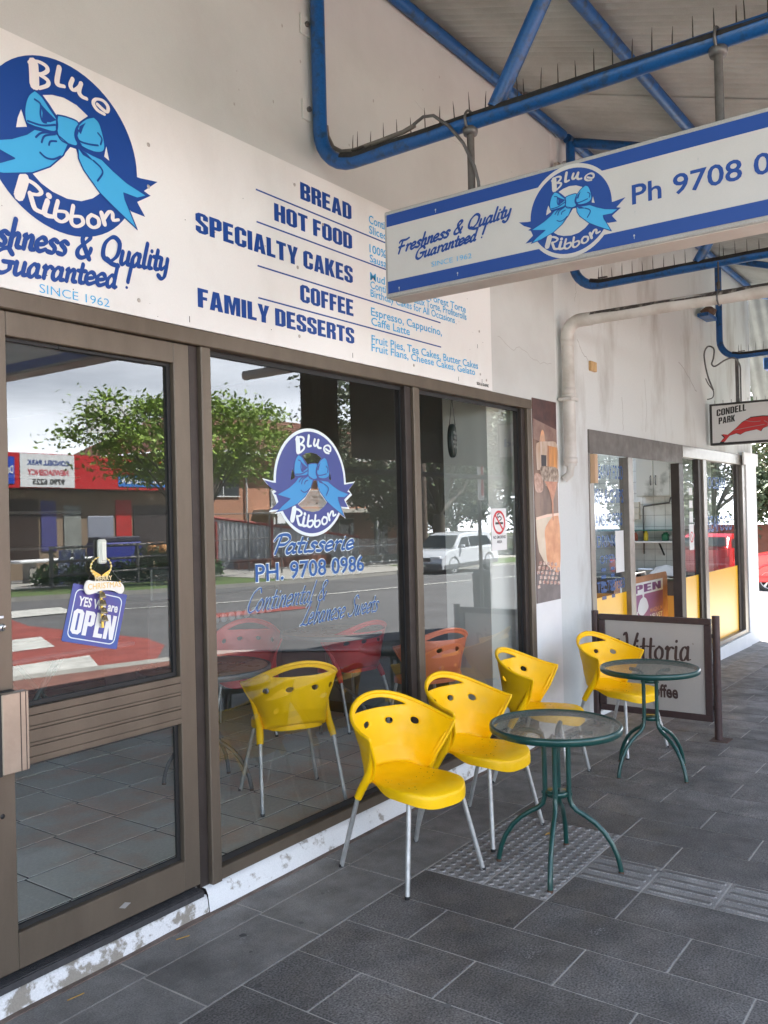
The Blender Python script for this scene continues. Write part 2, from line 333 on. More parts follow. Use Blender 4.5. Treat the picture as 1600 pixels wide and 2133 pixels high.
def rrect(x0,y0,x1,y1,r,n=5):
    P=[]
    for cx,cy,a in ((x1-r,y1-r,0),(x0+r,y1-r,90),(x0+r,y0+r,180),(x1-r,y0+r,270)):
        P+=[(cx+r*math.cos(R(a+90*k/n)),cy+r*math.sin(R(a+90*k/n))) for k in range(n+1)]
    return P
LOGO={'tailL':[(-0.824,-0.030),(-1.077,-0.020),(-1.306,0.021),(-1.179,-0.093),(-0.991,-0.185),(-1.070,-0.220),(-1.001,-0.246),(-0.947,-0.372),(-1.152,-0.521),(-0.960,-0.511),(-0.701,-0.437),(-0.481,-0.154)],
'tailR':[(0.742,-0.023),(1.045,-0.022),(1.316,0.012),(1.101,-0.164),(1.203,-0.195),(0.993,-0.330),(1.110,-0.482),(0.896,-0.471),(0.733,-0.267),(0.543,-0.082)],
'ribL':[(-0.111,0.126),(-0.384,0.084),(-0.476,-0.001),(-0.655,-0.109),(-0.984,-0.240),(-0.627,-0.314),(-0.839,-0.436),(-0.995,-0.551),(-0.756,-0.518),(-0.419,-0.408),(-0.199,-0.271),(-0.027,-0.089),(0.043,0.063)],
'loopL':[(-0.369,0.518),(-0.443,0.438),(-0.486,0.318),(-0.495,0.200),(-0.463,0.118),(-0.293,0.122),(-0.147,0.137),(-0.100,0.187),(-0.105,0.295),(-0.193,0.388),(-0.280,0.480)],
'knot':[(-0.094,0.343),(0.026,0.364),(0.176,0.353),(0.143,0.217),(0.156,0.084),(0.034,0.063),(-0.067,0.085),(-0.109,0.186)],
'loopR':[(0.390,0.496),(0.466,0.449),(0.519,0.302),(0.533,0.179),(0.492,0.116),(0.375,0.082),(0.204,0.097),(0.131,0.168),(0.155,0.291),(0.273,0.429)],
'ribR':[(0.165,0.060),(0.354,0.039),(0.489,0.029),(0.642,-0.056),(0.838,-0.141),(1.141,-0.215),(0.994,-0.285),(0.793,-0.280),(0.810,-0.355),(0.885,-0.494),(0.979,-0.672),(0.646,-0.492),(0.454,-0.380),(0.232,-0.172),(0.170,-0.062)],
'holeT':[(-0.270,0.505),(-0.151,0.552),(-0.003,0.576),(0.164,0.553),(0.313,0.480),(0.244,0.416),(0.176,0.350),(0.027,0.378),(-0.103,0.343),(-0.191,0.436)],
'holeL':[(-0.534,0.252),(-0.469,0.082),(-0.598,0.032),(-0.576,0.145)],
'holeR':[(0.560,0.210),(0.597,0.050),(0.526,0.077),(0.544,0.154)],
'holeB':[(0.070,0.039),(0.145,0.041),(0.205,-0.135),(0.324,-0.257),(0.454,-0.380),(0.355,-0.466),(0.199,-0.544),(0.011,-0.567),(-0.172,-0.541),(-0.315,-0.486),(-0.419,-0.408),(-0.199,-0.271),(-0.027,-0.089)],
'dL1':[(-0.301,0.396),(-0.213,0.339),(-0.106,0.283),(-0.181,0.232),(-0.290,0.199),(-0.278,0.301)],
'dR1':[(0.281,0.393),(0.241,0.318),(0.209,0.231),(0.182,0.255),(0.193,0.317)],
'dR2':[(0.174,0.054),(0.278,0.037),(0.371,-0.023),(0.495,-0.058),(0.352,-0.023),(0.229,-0.000)]}
LINES=[[(-0.372,0.417),(-0.302,0.390),(-0.306,0.277),(-0.281,0.206),(-0.236,0.207)],
[(-0.462,0.147),(-0.292,0.158),(-0.126,0.222)],
[(-0.436,0.113),(-0.294,0.110),(-0.111,0.126)],
[(0.151,0.193),(0.187,0.145),(0.301,0.148),(0.436,0.176)],
[(0.442,0.325),(0.494,0.277),(0.476,0.202)],
[(0.173,0.267),(0.150,0.169),(0.204,0.109)],
[(0.371,-0.023),(0.466,-0.071),(0.493,-0.132),(0.421,-0.244)],
[(-0.321,-0.153),(-0.250,-0.188),(-0.159,-0.175),(-0.065,-0.114)],
[(-0.208,-0.032),(-0.188,0.016),(-0.114,0.042)],
[(-0.369,0.001),(-0.295,0.074),(-0.148,0.125)],
[(-0.299,-0.033),(-0.260,0.051),(-0.130,0.114)]]
LETTERS=[([(-0.376,0.815),(-0.371,0.702),(-0.370,0.578)],0.031),
([(-0.430,0.800),(-0.330,0.853),(-0.227,0.847),(-0.206,0.801),(-0.262,0.744),(-0.326,0.719)],0.014),
([(-0.326,0.719),(-0.209,0.693),(-0.212,0.633),(-0.313,0.562)],0.014),
([(-0.056,0.894),(-0.090,0.729),(-0.069,0.692),(0.002,0.704)],0.017),
([(0.114,0.831),(0.083,0.744),(0.123,0.707),(0.191,0.762),(0.227,0.825)],0.015),
([(0.227,0.825),(0.199,0.720),(0.235,0.679),(0.301,0.676)],0.015),
([(0.445,0.665),(0.569,0.621),(0.592,0.690),(0.525,0.737),(0.427,0.719),(0.387,0.656),(0.442,0.597),(0.539,0.582)],0.013),
([(-0.520,-0.497),(-0.550,-0.596),(-0.585,-0.702)],0.034),
([(-0.546,-0.496),(-0.406,-0.521),(-0.318,-0.581),(-0.356,-0.628),(-0.454,-0.645)],0.014),
([(-0.454,-0.645),(-0.414,-0.770),(-0.380,-0.804),(-0.305,-0.814)],0.016),
([(-0.240,-0.666),(-0.281,-0.796),(-0.246,-0.827),(-0.182,-0.823)],0.018),
([(-0.225,-0.600),(-0.218,-0.603)],0.021),
([(-0.111,-0.632),(-0.154,-0.811),(-0.073,-0.852),(0.007,-0.791),(-0.013,-0.730),(-0.124,-0.746)],0.014),
([(0.085,-0.632),(0.054,-0.816),(0.122,-0.856),(0.209,-0.795),(0.183,-0.733),(0.079,-0.750)],0.014),
([(0.328,-0.668),(0.278,-0.723),(0.285,-0.790),(0.352,-0.810),(0.421,-0.762),(0.414,-0.688),(0.328,-0.668)],0.014),
([(0.469,-0.609),(0.509,-0.727)],0.016),
([(0.502,-0.665),(0.574,-0.566),(0.623,-0.573),(0.630,-0.648),(0.710,-0.624)],0.014)]
# ---------------------------------------------------------------- common materials
NAVY=mat('print_navy',(.002,.052,.27),.45); SKYB=mat('print_light_blue',(.05,.40,.72),.45)
YEL=mat('yellow_plastic',(.97,.57,.001),.36,spec=.35,var=.06,vs=9,fine=.02)
ALU=mat('aluminium_leg',(.52,.52,.5),.42,.55,var=.25,vs=30,bump=.1)
GREEN=mat('green_enamel',(.008,.062,.052),.3,.1,coat=.3,var=.2,vs=20)
BRONZE=mat('bronze_anodised_frame',(.150,.118,.086),.42,.35,var=.2,vs=7,bump=.05,streak=.3,fine=.05,fs=300)
BRONZE_D=mat('dark_bronze_channel',(.05,.038,.032),.5,.3,var=.3,vs=8,bump=.1)
RUB=mat('black_gasket',(.012,.012,.012),.6)
WHITEP=mat('white_sheet',(.79,.79,.76),.5,col2=(.70,.69,.655),vs=2.2,fine=.015,bump=.05,bs=6,streak=.5,lo=.5,hi=.8)
BLUE=mat('blue_painted_steel',(.006,.080,.26),.4,col2=(.018,.045,.10),vs=16,bump=.2,bs=40,lo=.5,hi=.66,fine=.12,fs=90)
DIRT=mat('black_grime',(.03,.027,.025),.9,var=.5,vs=30,bump=.3)
GREYM=mat('grey_steel',(.16,.155,.15),.5,.5,var=.3,vs=20)
def logo(parent,fr,sc,white,border=None,names='logo',d=.001,glassy=False,mats=(None,None,None)):
    navy,skyb,wh=mats[0] or NAVY,mats[1] or SKYB,mats[2] or white
    f2=Frame(fr.o,fr.r*sc,fr.u*sc,fr.n)
    ring=circ(0,0,1.0,.975,64); hole=circ(0,0,.5,.57,40)
    sm=lambda k:[tuple(p) for p in catmull(LOGO[k],4,True)]
    holes=[LOGO[k] for k in ('holeT','holeL','holeR','holeB')]
    if border:
        mb=MB()
        g=fill([circ(0,0,1.06,1.035,64)]+holes,f2,d*.2); mb.add(g.v,g.f)
        for k,dd in (('tailL',.4),('tailR',.4)):
            c=Vector((sum(p[0] for p in LOGO[k])/12,sum(p[1] for p in LOGO[k])/12))
            P=[(p[0]+(.05 if p[0]>0 else -.05)*(1 if abs(p[0])>.85 else 0),p[1]+(.035 if p[1]>c.y else -.035)) for p in LOGO[k]]
            g=fill([P],f2,d*dd); mb.add(g.v,g.f)
        for k in ('ribL','ribR'):
            P=[(p[0]*1.05,p[1]-.04) for p in LOGO[k]]
            g=fill([P],f2,d*.3); mb.add(g.v,g.f)
        obj('logo_border',mb,wh,parent)
    mb=fill([ring]+holes,f2,d)
    for k in ('tailL','tailR'):
        g=fill([LOGO[k]],f2,d*1.15); mb.add(g.v,g.f)
    obj('logo_ring',mb,navy,parent)
    mb=MB()
    for j,k in enumerate(('ribL','ribR','loopL','loopR','knot')):
        g=fill([[tuple(p) for p in catmull(LOGO[k],2,True)] if k in('loopL','loopR','knot') else LOGO[k]],f2,d*(1.6+.15*j)); mb.add(g.v,g.f)
    obj('logo_ribbon',mb,skyb,parent)
    mb=MB()
    for j,k in enumerate(('dL1','dR1','dR2')):
        g=fill([LOGO[k]],f2,d*(2.5+.05*j)); mb.add(g.v,g.f)
    for j,P in enumerate(LINES): stroke(mb,P,.022,f2,d*3.2+.0004*(j%4))
    for j,k in enumerate(('loopL','loopR','knot','ribL','ribR')):
        P=list(LOGO[k])+[LOGO[k][0]]
        if k.startswith('rib'):
            for a,b in zip(P,P[1:]): stroke(mb,[a,b],.016,f2,d*2.7+.00012*j)
        else: stroke(mb,P,.018,f2,d*2.8+.0004*j)
    obj('logo_shading',mb,navy,parent)
    mb=MB()
    for j,(P,w) in enumerate(LETTERS): stroke(mb,P,w*3.9,f2,d*2.0+.00045*(j%5),nib=R(15),thin=.62)
    obj('logo_lettering',mb,wh,parent,label='white brush lettering reading Blue Ribbon')
# ================================================================ ground
def gz(x): return -.02*max(0.,x-5.)
def sheet(poly,dz,name,m,nx=1,kind='structure',cat=None,label=None):
    """ground sheet following the fall of the street: polygon cut in strips along x"""
    bm=bmesh.new(); vs=[bm.verts.new((p[0],p[1],0)) for p in poly]; bm.faces.new(vs)
    bmesh.ops.bisect_plane(bm,geom=bm.verts[:]+bm.edges[:]+bm.faces[:],plane_co=(5,0,0),plane_no=(1,0,0))
    bmesh.ops.triangulate(bm,faces=bm.faces[:])
    for v in bm.verts: v.co.z=gz(v.co.x)+dz
    bm.verts.index_update(); mb=MB(); mb.add([v.co[:] for v in bm.verts],[[v.index for v in (f.verts if f.normal.z>=0 else reversed(f.verts))] for f in bm.faces]); bm.free()
    return obj(name,mb,m,kind=kind,label=label)
GROUT=mat('pale_grout',(.50,.46,.41),.9,var=.35,vs=6,fine=.1)
SLAB=mat('charcoal_granite_slab',(.148,.138,.130),.48,var=.4,vs=2.6,fine=.7,fs=130,rnd=.16,stain=.26,bump=.18,bs=220)
SLAB2=mat('worn_border_slab',(.205,.192,.178),.5,var=.3,vs=4,fine=.3,fs=170,rnd=.1,stain=.25,bump=.12,bs=200)
TACD=mat('dark_tactile_top',(.15,.14,.13),.7,var=.3,vs=8,fine=.3,fs=160)  # raised tops coloured darker than the tile base for contrast
TACT=mat('grey_tactile_concrete',(.28,.262,.245),.75,var=.3,vs=6,fine=.35,fs=160,rnd=.06)
CONC=mat('pale_concrete',(.36,.35,.32),.85,var=.25,vs=2,fine=.12,fs=60)
ASPH=mat('grey_asphalt',(.115,.115,.118),.85,var=.25,vs=.6,fine=.25,fs=40)
REDR=mat('red_crossing_paint',(.30,.065,.05),.75,var=.3,vs=2.5,fine=.15,fs=30)
WLINE=mat('worn_white_paint',(.62,.62,.58),.7,var=.35,vs=5,fine=.1,fs=40)
BRICKP=mat('red_brick_paver',(.24,.11,.085),.85,var=.3,vs=5,fine=.2,rnd=.1)
GRASSM=mat('verge_grass',(.06,.12,.025),.9,col2=(.10,.13,.04),vs=3,fine=.4,fs=25)
SOIL=mat('distant_ground',(.10,.11,.06),.95,var=.4,vs=.5)
sheet([(-150,-400),(400,-400),(400,300),(-150,300)],-.25,'ground',SOIL)
K1=[(-20,-6.3),(5.3,-6.1),(7.3,-5.7),(8.0,-5.6),(8.6,-4.8),(9.2,-3.95),(10,-3.65),(80,-3.65)]
K0=[(x,y+.32) for x,y in K1]
FK=[(-20,-17.3),(12.1,-17.2),(16.2,-16.3),(20.3,-15.95),(26.6,-16.0),(80,-16.4)]
sheet(K1+FK[::-1],-.12,'road',ASPH)
sheet(K0+K1[::-1],-.004,'kerb',CONC)
sheet([(x,y-.0) for x,y in K1]+[(x,y-.3) for x,y in K1[::-1]],-.112,'gutter',CONC)
mb=MB()
for a,b in zip(K1,K1[1:]): mb.quad((a[0],a[1],gz(a[0])-.12),(b[0],b[1],gz(b[0])-.12),(b[0],b[1],gz(b[0])-.004),(a[0],a[1],gz(a[0])-.004))
for a,b in zip(FK,FK[1:]): mb.quad((b[0],b[1],gz(b[0])-.12),(a[0],a[1],gz(a[0])-.12),(a[0],a[1],gz(a[0])+.0),(b[0],b[1],gz(b[0])+.0))
obj('kerb_face',mb,CONC,kind='structure')
pav=sheet([(-2,.0),(12.7,.0),(12.7,-3.3),(-2,-3.3)],-.0022,'pavement',GROUT); OFF[pav.name]=Vector()
sheet([(12.7,1.5),(19.5,1.5),(19.5,-3.33),(12.7,-3.33)],-.006,'side_pavement',CONC)
mat('side_street_asphalt',(.20,.195,.19),.85,var=.2,vs=1,fine=.2)
sheet([(19.5,60),(29,60),(29,-3.65),(19.5,-3.65)],-.06,'side_road',MATS['side_street_asphalt'])
sheet([(12.7,60),(19.5,60),(19.5,1.5),(12.7,1.5)],-.008,'side_path',CONC)
sheet([(29,60),(60,60),(60,-3.65),(29,-3.65)],-.008,'corner_verge',GRASSM)
# --- slabs: 0.3 m courses across the pavement, 0.6 m long, half bond
def slab_mesh(lx,ly,name,m,g=.0030):
    mb=MB(); a,b=lx/2-g,ly/2-g; c=.0016
    v=[(-a,-b,-.02),(a,-b,-.02),(a,b,-.02),(-a,b,-.02),(-a,-b,-c),(a,-b,-c),(a,b,-c),(-a,b,-c),(-a+c,-b+c,0),(a-c,-b+c,0),(a-c,b-c,0),(-a+c,b-c,0)]
    mb.add(v,[(0,1,5,4),(1,2,6,5),(2,3,7,6),(3,0,4,7),(4,5,9,8),(5,6,10,9),(6,7,11,10),(7,4,8,11),(8,9,10,11)])
    return mb.mesh(name,m)
SM={}
def put_slab(x0,x1,y0,y1,m,name='paving_slab',par=pav,mesh=None):
    k=(round(x1-x0,3),round(y1-y0,3),m.name)
    if mesh is None:
        if k not in SM: SM[k]=slab_mesh(x1-x0,y1-y0,'paving_slab',m)
        mesh=SM[k]
    o=bpy.data.objects.new(name,mesh); COL.objects.link(o); o.parent=par
    xc=(x0+x1)/2; o.location=(xc,(y0+y1)/2,gz(xc)+random.uniform(-.0006,.0006)); 
    if xc>5: o.rotation_euler=(0,math.atan(.02),0)
    return o
CP=.298; X0=2.49
edges=[X0+CP*k for k in range(-5,36)]
def dome_mesh():
    mb=MB(); n=.148
    base=slab_mesh(CP,.305,'t',TACT)
    mb.add([v.co[:] for v in base.vertices],[tuple(p.vertices) for p in base.polygons])
    for i in range(6):
        for j in range(6):
            cx=-.149+.298*(i+.5)/6; cy=-.1525+.305*(j+.5)/6
            mb.lathe([(.0175,-.0005),(.0135,.005)],(cx,cy,0),n=8).lathe([(.0135,.005),(.0,.0055)],(cx,cy,0),n=8,m=1)
    bpy.data.meshes.remove(base); return mb.mesh('tactile_dome_tile',[TACT,TACD])
def bar_mesh():
    mb=MB(); base=slab_mesh(CP,.305,'t',TACT)
    mb.add([v.co[:] for v in base.vertices],[tuple(p.vertices) for p in base.polygons])
    for i in range(4):
        cx=-.149+.298*(i+.5)/4
        P=rrect(cx-.017,-.138,cx+.017,.138,.016,4); Q=rrect(cx-.0115,-.1325,cx+.0115,.1325,.011,4); k=len(P)
        mb.add([(p[0],p[1],-.0005) for p in P]+[(p[0],p[1],.005) for p in Q],[(a,(a+1)%k,k+(a+1)%k,k+a) for a in range(k)]); mb.add([(p[0],p[1],.005) for p in Q],[tuple(range(k))],1)
    bpy.data.meshes.remove(base); return mb.mesh('tactile_bar_tile',[TACT,TACD])
DM,BM=dome_mesh(),bar_mesh()
for k,(a,b) in enumerate(zip(edges,edges[1:])):
    ci=k-5                                   # course index: 0 starts at 2.49
    par=(ci+1)%2                              # joint phase
    if ci in (3,4,5):                         # domes then running bond from -1.16
        for j in range(2): put_slab(a,b,-.86-.305*j+.0 if False else -.55-.305*(j+1),-.55-.305*j,TACT,'tactile_dome_tile',mesh=DM)
        if ci==4:
            for j in range(6): put_slab(a,b,-1.16-.305*(j+1),-1.16-.305*j,TACT,'tactile_bar_tile',mesh=BM)
            continue
        ys=[-1.16,-1.465,-2.07,-2.68,-3.29] if ci==3 else [-1.16,-1.465,-2.07,-2.68,-3.29]
    else:
        even=(ci%2==1)                        # joints at -.85,-1.46,... else -.55,-1.16,...
        ys=[-.55,-.855,-1.465,-2.07,-2.68,-3.29] if even else [-.55,-1.16,-1.77,-2.375,-2.98,-3.3]
    for y1,y0 in zip(ys,ys[1:]): put_slab(a,b,y0,y1,SLAB)
for row,(y0,y1,ph) in enumerate(((-.215,-.0,2.05),(-.55,-.215,2.03))):
    x=ph-.6*3
    while x<12.4:
        put_slab(x,x+.597,y0,y1,SLAB2); x+=.6
# red brick strip, crossing, lines
REDS=sheet([(-2,-3.3),(9.2,-3.3),(9.0,-3.6),(8.4,-4.55),(7.9,-5.27),(7.3,-5.4),(5.3,-5.78),(-2,-5.95)],-.006,'paver_strip',BRICKP)
sheet([(9.2,-3.3),(19.5,-3.3),(19.5,-3.36),(9.0,-3.36)],-.007,'kerb_strip',CONC)
sheet([(-2,-6.45),(7.3,-6.05),(8.5,-7.3),(8.9,-8.2),(9.0,-11.6),(9.5,-13.0),(-2,-13.3)],-.105,'red_crossing',REDR)
for i,(y0,y1,xe) in enumerate(((-7.35,-6.3,7.0),(-9.9,-8.6,7.9),(-12.3,-11.2,8.4),(-14.6,-13.2,11.4))):
    sheet([(-2,y0),(xe+.25,y0),(xe-.35,y1),(-2,y1)],-.100,'crossing_bar',WLINE)
sheet([(12.0,-12.95),(13.9,-12.2),(16.6,-11.8),(20.2,-11.55),(26.7,-11.2),(60,-11.1),(60,-11.25),(26.7,-11.35),(20.2,-11.7),(16.6,-11.95),(13.9,-12.35),(12.0,-13.1)],-.108,'lane_line',WLINE)
sheet([(11.2,-10.4),(14.5,-10.15),(14.5,-9.5),(11.2,-9.7)],-.109,'red_band',REDR)
sheet(FK+[(80,-19.6),(-20,-21)],-.004,'verge',GRASSM)
sheet([(-20,-20.2),(80,-18.8),(80,-22),(-20,-23.9)],.004,'far_footpath',CONC)
sheet([(21,-15.98),(30.5,-16.05),(31,-23),(21.5,-24)],.012,'driveway',CONC)
sheet([(-20,-23.7),(30,-22.3),(30,-60),(-20,-60)],-.01,'forecourt',ASPH)
sheet([(30,-21.9),(80,-21.9),(80,-80),(30,-80)],-.02,'far_garden',GRASSM)
# ================================================================ bakery building
WALL=mat('off_white_render',(.585,.60,.575),.85,col2=(.51,.52,.495),vs=1.6,bump=.35,bs=22,fine=.03,lo=.4,hi=.75)
WALL2=mat('stained_white_render',(.66,.68,.66),.85,col2=(.40,.38,.34),vs=1.7,bump=.4,bs=20,streak=.35,fine=.04,lo=.5,hi=.74,det=9)
PIERM=mat('white_painted_pier',(.84,.84,.83),.7,var=.06,vs=4,bump=.3,bs=30)
PLIN=mat('flaking_white_plinth',(.74,.74,.73),.85,col2=(.36,.33,.29),vs=13,bump=.9,bs=30,lo=.56,hi=.64,fine=.06)
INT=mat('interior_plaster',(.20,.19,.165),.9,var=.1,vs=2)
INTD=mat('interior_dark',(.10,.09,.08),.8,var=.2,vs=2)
bak=thing('bakery_building','off-white rendered bakery shopfront with brown framed windows and flaking white plinth','shop building',(3.3,0,0))
BX0,BX1=-1.5,6.17
mb=MB()
mb.box(BX0,.0,2.465,BX1,.24,4.95)
obj('upper_wall',mb,WALL,bak)
mb=MB().box(5.722,.0,-.03,6.175,.24,2.4649); obj('pier',mb,PIERM,bak)
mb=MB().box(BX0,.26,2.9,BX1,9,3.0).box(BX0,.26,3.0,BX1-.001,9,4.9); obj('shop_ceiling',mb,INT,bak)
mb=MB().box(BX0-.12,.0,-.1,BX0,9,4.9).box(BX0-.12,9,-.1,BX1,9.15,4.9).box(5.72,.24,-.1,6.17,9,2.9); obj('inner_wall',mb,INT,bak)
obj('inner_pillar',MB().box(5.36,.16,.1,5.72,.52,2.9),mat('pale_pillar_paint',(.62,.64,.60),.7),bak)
# plinth with a wobbling face
mb=MB(); n=90; V=[]
for i in range(n+1):
    x=2.52+(5.735-2.52)*i/n
    w=.006*noise.noise((x*3,0,0))+.012*noise.noise((x*.9,5,0))
    bulge=.03*math.exp(-((x-5.35)/.35)**2)
    V+=[(x,.06,.098),(x,-.010,.098+w*.2),(x,-.022+w-bulge,.075),(x,-.03+w-bulge,.02),(x,-.034+w*1.4-bulge,gz(x)-.01)]
mb.add(V,[(5*i+j,5*i+j+1,5*(i+1)+j+1,5*(i+1)+j) for i in range(n) for j in range(4)],0,True)
obj('plinth',mb,PLIN,bak)
mb=MB(); V=[]
for i in range(n+1):
    x=-1.5+4.02*i/n; w=.006*noise.noise((x*3,0,0))+.010*noise.noise((x*1.9,5,0))
    V+=[(x,.02,.072),(x,-.014,.072+w*.3),(x,-.026+w,.05),(x,-.036+w*1.4,-.01)]
mb.add(V,[(4*i+j,4*i+j+1,4*(i+1)+j+1,4*(i+1)+j) for i in range(n) for j in range(3)],0,True)
obj('step_face',mb,mat('crumbling_step_render',(.68,.67,.66),.85,col2=(.27,.24,.2),vs=11,bump=1.,bs=28,lo=.48,hi=.55,fine=.1),bak)
# dirty line at the foot of the wall
obj('foot_mortar',MB().box(-1.5,-.058,-.01,5.74,-.02,.004),mat('brown_mortar',(.19,.14,.115),.95,var=.4,vs=12,bump=.8,bs=50),bak)
NOSE=mat('ribbed_black_nosing',(.05,.048,.05),.55,var=.3,vs=20)
mb=MB().box(-1.5,-.022,.074,2.5,.055,.098)
for k in range(6): mb.box(-1.5,-.014+.011*k,.098,2.5,-.008+.011*k,.1015)
obj('step_nosing',mb,NOSE,bak)
# frames
fr_=thing('window_frame','brown anodised aluminium frame around both shop windows','window frame',(4.1,0,.1))
F=BRONZE
def bar(name,x0,x1,z0,z1,y0=-.012,y1=.09,m=F,par=fr_,r=.004): return obj(name,MB().rbox(x0,y0,z0,x1,y1,z1,r),m,par)
bar('head_rail',-1.5,5.7219,2.396,2.464,-.014)
bar('mullion',2.562,2.618,.094,2.395); obj('dark_channel',MB().rbox(2.512,.012,.094,2.561,.08,2.395,.002),BRONZE_D,fr_)
bar('mullion',4.19,4.252,.152,2.395); obj('dark_channel',MB().rbox(4.128,.008,.152,4.1895,.08,2.395,.002),BRONZE_D,fr_)
bar('mullion',5.655,5.7215,.094,2.395); obj('dark_channel',MB().rbox(5.60,.012,.152,5.6545,.08,2.395,.002),BRONZE_D,fr_)
bar('sill_rail',2.6185,4.1275,.099,.151,-.006); bar('sill_rail',4.1281,5.654,.099,.151,-.006)
for (a,b) in ((2.6185,4.127),(4.2525,5.599)):
    mb=MB().box(a,.036,.152,b,.046,.176).box(a,.036,2.372,b,.046,2.395).box(a,.036,.177,a+.012,.046,2.371).box(b-.012,.036,.177,b,.046,2.371)
    obj('gasket',mb,RUB,fr_)
GLS=glassmat('shop_glass',1.95,(.97,.98,.97),.015)
def pane(name,x0,x1,z0,z1,y,par,label=None,m=GLS,t=.006):
    mb=MB(); mb.box(x0,y,z0,x1,y+t,z1,1); mb.m[2]=0   # only the outer face reflects
    return obj(name,mb,[m,clearmat()],par,label=label)
pane('window_pane',2.619,4.127,.152,2.395,.048,fr_,'glass pane with painted patisserie lettering')
pane('window_pane',4.253,5.599,.152,2.395,.048,fr_,'plain glass pane beside the coffee poster')
# ---- door
dr=thing('shop_door','brown aluminium framed glass door with ribbed middle rail and chunky pull handle','door',(1.58,0,.11))
def dbar(name,x0,x1,z0,z1,y0=.004,y1=.05,m=F): return obj(name,MB().rbox(x0,y0,z0,x1,y1,z1,.003),m,dr)
dbar('stile',1.575,1.681,.118,2.392); dbar('stile',2.424,2.507,.118,2.392)
dbar('top_rail',1.6815,2.4235,2.306,2.392); dbar('bottom_rail',1.6815,2.4235,.118,.243)
mb=MB()
for z0,z1,y in ((.812,.835,.003),(.836,.872,.0015),(.873,.885,.003),(.886,.93,.0015),(.931,.943,.003),(.944,.98,.0015),(.981,1.008,.003)):
    mb.rbox(1.6815,y,z0,2.4235,.05,z1,.0015)
obj('middle_rail',mb,F,dr)
for (z0,z1) in ((.2435,.8115),(1.0085,2.3055)):
    obj('gasket',MB().box(1.682,.028,z0,2.423,.04,z0+.016).box(2.405,.028,z0+.0165,2.423,.04,z1).box(1.682,.028,z1-.012,2.4045,.04,z1),RUB,dr)
    pane('door_glass',1.682,2.423,z0,z1,.04,dr)
hd=obj('handle',MB().rbox(1.598,-.062,.815,1.697,-.028,1.085,.003),mat('brushed_handle',(.42,.35,.28),.35,.6,var=.15,vs=12,bump=.1),dr)
obj('handle_backing',MB().box(1.590,-.028,.812,1.665,-.006,1.088).box(1.586,-.06,.813,1.5975,-.0285,1.087),RUB,hd)
obj('handle_groove',MB().box(1.664,-.0635,.816,1.6665,-.0621,1.084).box(1.684,-.0635,.816,1.686,-.0621,1.084),BRONZE_D,hd)
mb=MB().lathe([(.0,-.006),(.013,-.006),(.014,.004)],(1.639,.0,1.302),n=16,ax='y')
obj('lock_cylinder',mb,mat('chrome',(.7,.7,.7),.2,.9),dr)
obj('key_slot',MB().box(1.637,-.0075,1.292,1.641,-.0062,1.306),RUB,dr)
obj('lock_plate',MB().rbox(1.628,-.002,1.333,1.648,.0035,1.341,.001),mat('pale_sticker',(.75,.75,.8),.5),dr)
obj('bolt_slot',MB().lathe([(.0,.0025),(.008,.0025),(.0085,.0038)],(1.631,0,.66),n=12,ax='y'),RUB,dr)
obj('maker_badge',fill([[(-.028,0),(0,.012),(.028,0),(0,-.012)]],Frame((2.12,.003,.175),(1,0,0),(0,0,1),(0,-1,0)),.001),mat('silver_badge',(.55,.53,.5),.3,.7),dr)
obj('closer_strip',MB().rbox(1.9,.024,2.292,2.32,.0395,2.3045,.002),RUB,dr)
# door leaf to the left, mostly outside the picture
obj('shop_floor',MB().box(-1.5,.02,.04,6.17,9,.096),mat('tile_grout',(.035,.03,.028),.9),kind='structure')
TILE=mat('slate_look_tile',(.68,.66,.58),.4,col2=(.70,.52,.40),vs=2.2,rnd=.12,fine=.08,fs=60,bump=.12,bs=30,lo=.45,hi=.62)
tp=bpy.data.objects['shop_floor']; th=R(4.2)
tm=slab_mesh(.352,.352,'floor_tile',TILE,.0042)
cnt=0
for i in range(-9,11):
    for j in range(-2,16):
        # lattice fitted to the joints seen through the door
        x=2.90+.354*(i+.5)+.02*(j-2); y=1.09+.354*(j-2+.5)
        if x<1.2 or x>5.5 or y<.15 or y>5.2: continue
        if x-0.0>5.3 and y<.7: continue
        o=bpy.data.objects.new('floor_tile',tm); COL.objects.link(o); o.parent=tp; o.location=(x-.04*(y-1.1)*0,y,.0985); o.rotation_euler=(0,0,0); cnt+=1
# strip of tile in front of the door glass
obj('threshold_tile',MB().box(-1.5,.058,.0963,2.51,.16,.0975),mat('pinkish_step_tile',(.36,.27,.24),.5,var=.2,vs=5),tp)
# ================================================================ fish shop building
fsh=thing('fish_shop_building','white rendered takeaway shop with open doorway and yellow window panels','shop building',(9.5,0,-.1))
mb=MB().box(6.178,.012,2.325,12.42,.26,4.95).box(6.178,.012,-.2,6.79,.26,2.3249); obj('wall',mb,WALL2,fsh)
obj('end_pier',MB().box(11.885,-.03,-.25,12.42,.26,2.3249),PIERM,fsh)
obj('pier_capital',MB().box(11.7,-.05,2.2,12.46,-.031,2.36),PIERM,fsh)
obj('plinth',MB().box(9.32,-.045,-.3,11.884,.1,.035),PIERM,fsh); obj('plinth',MB().box(6.8,-.03,-.25,7.66,.1,.0),PIERM,fsh)
obj('end_wall',MB().box(12.25,.26,-.3,12.42,9,4.95),WALL2,fsh)
obj('lintel_cover',MB().box(6.79,-.004,2.13,9.28,.011,2.324),mat('weathered_grey_trim',(.17,.155,.14),.6,var=.3,vs=5),fsh)
SF=mat('silvery_bronze_frame',(.24,.21,.18),.35,.4,var=.2,vs=10)
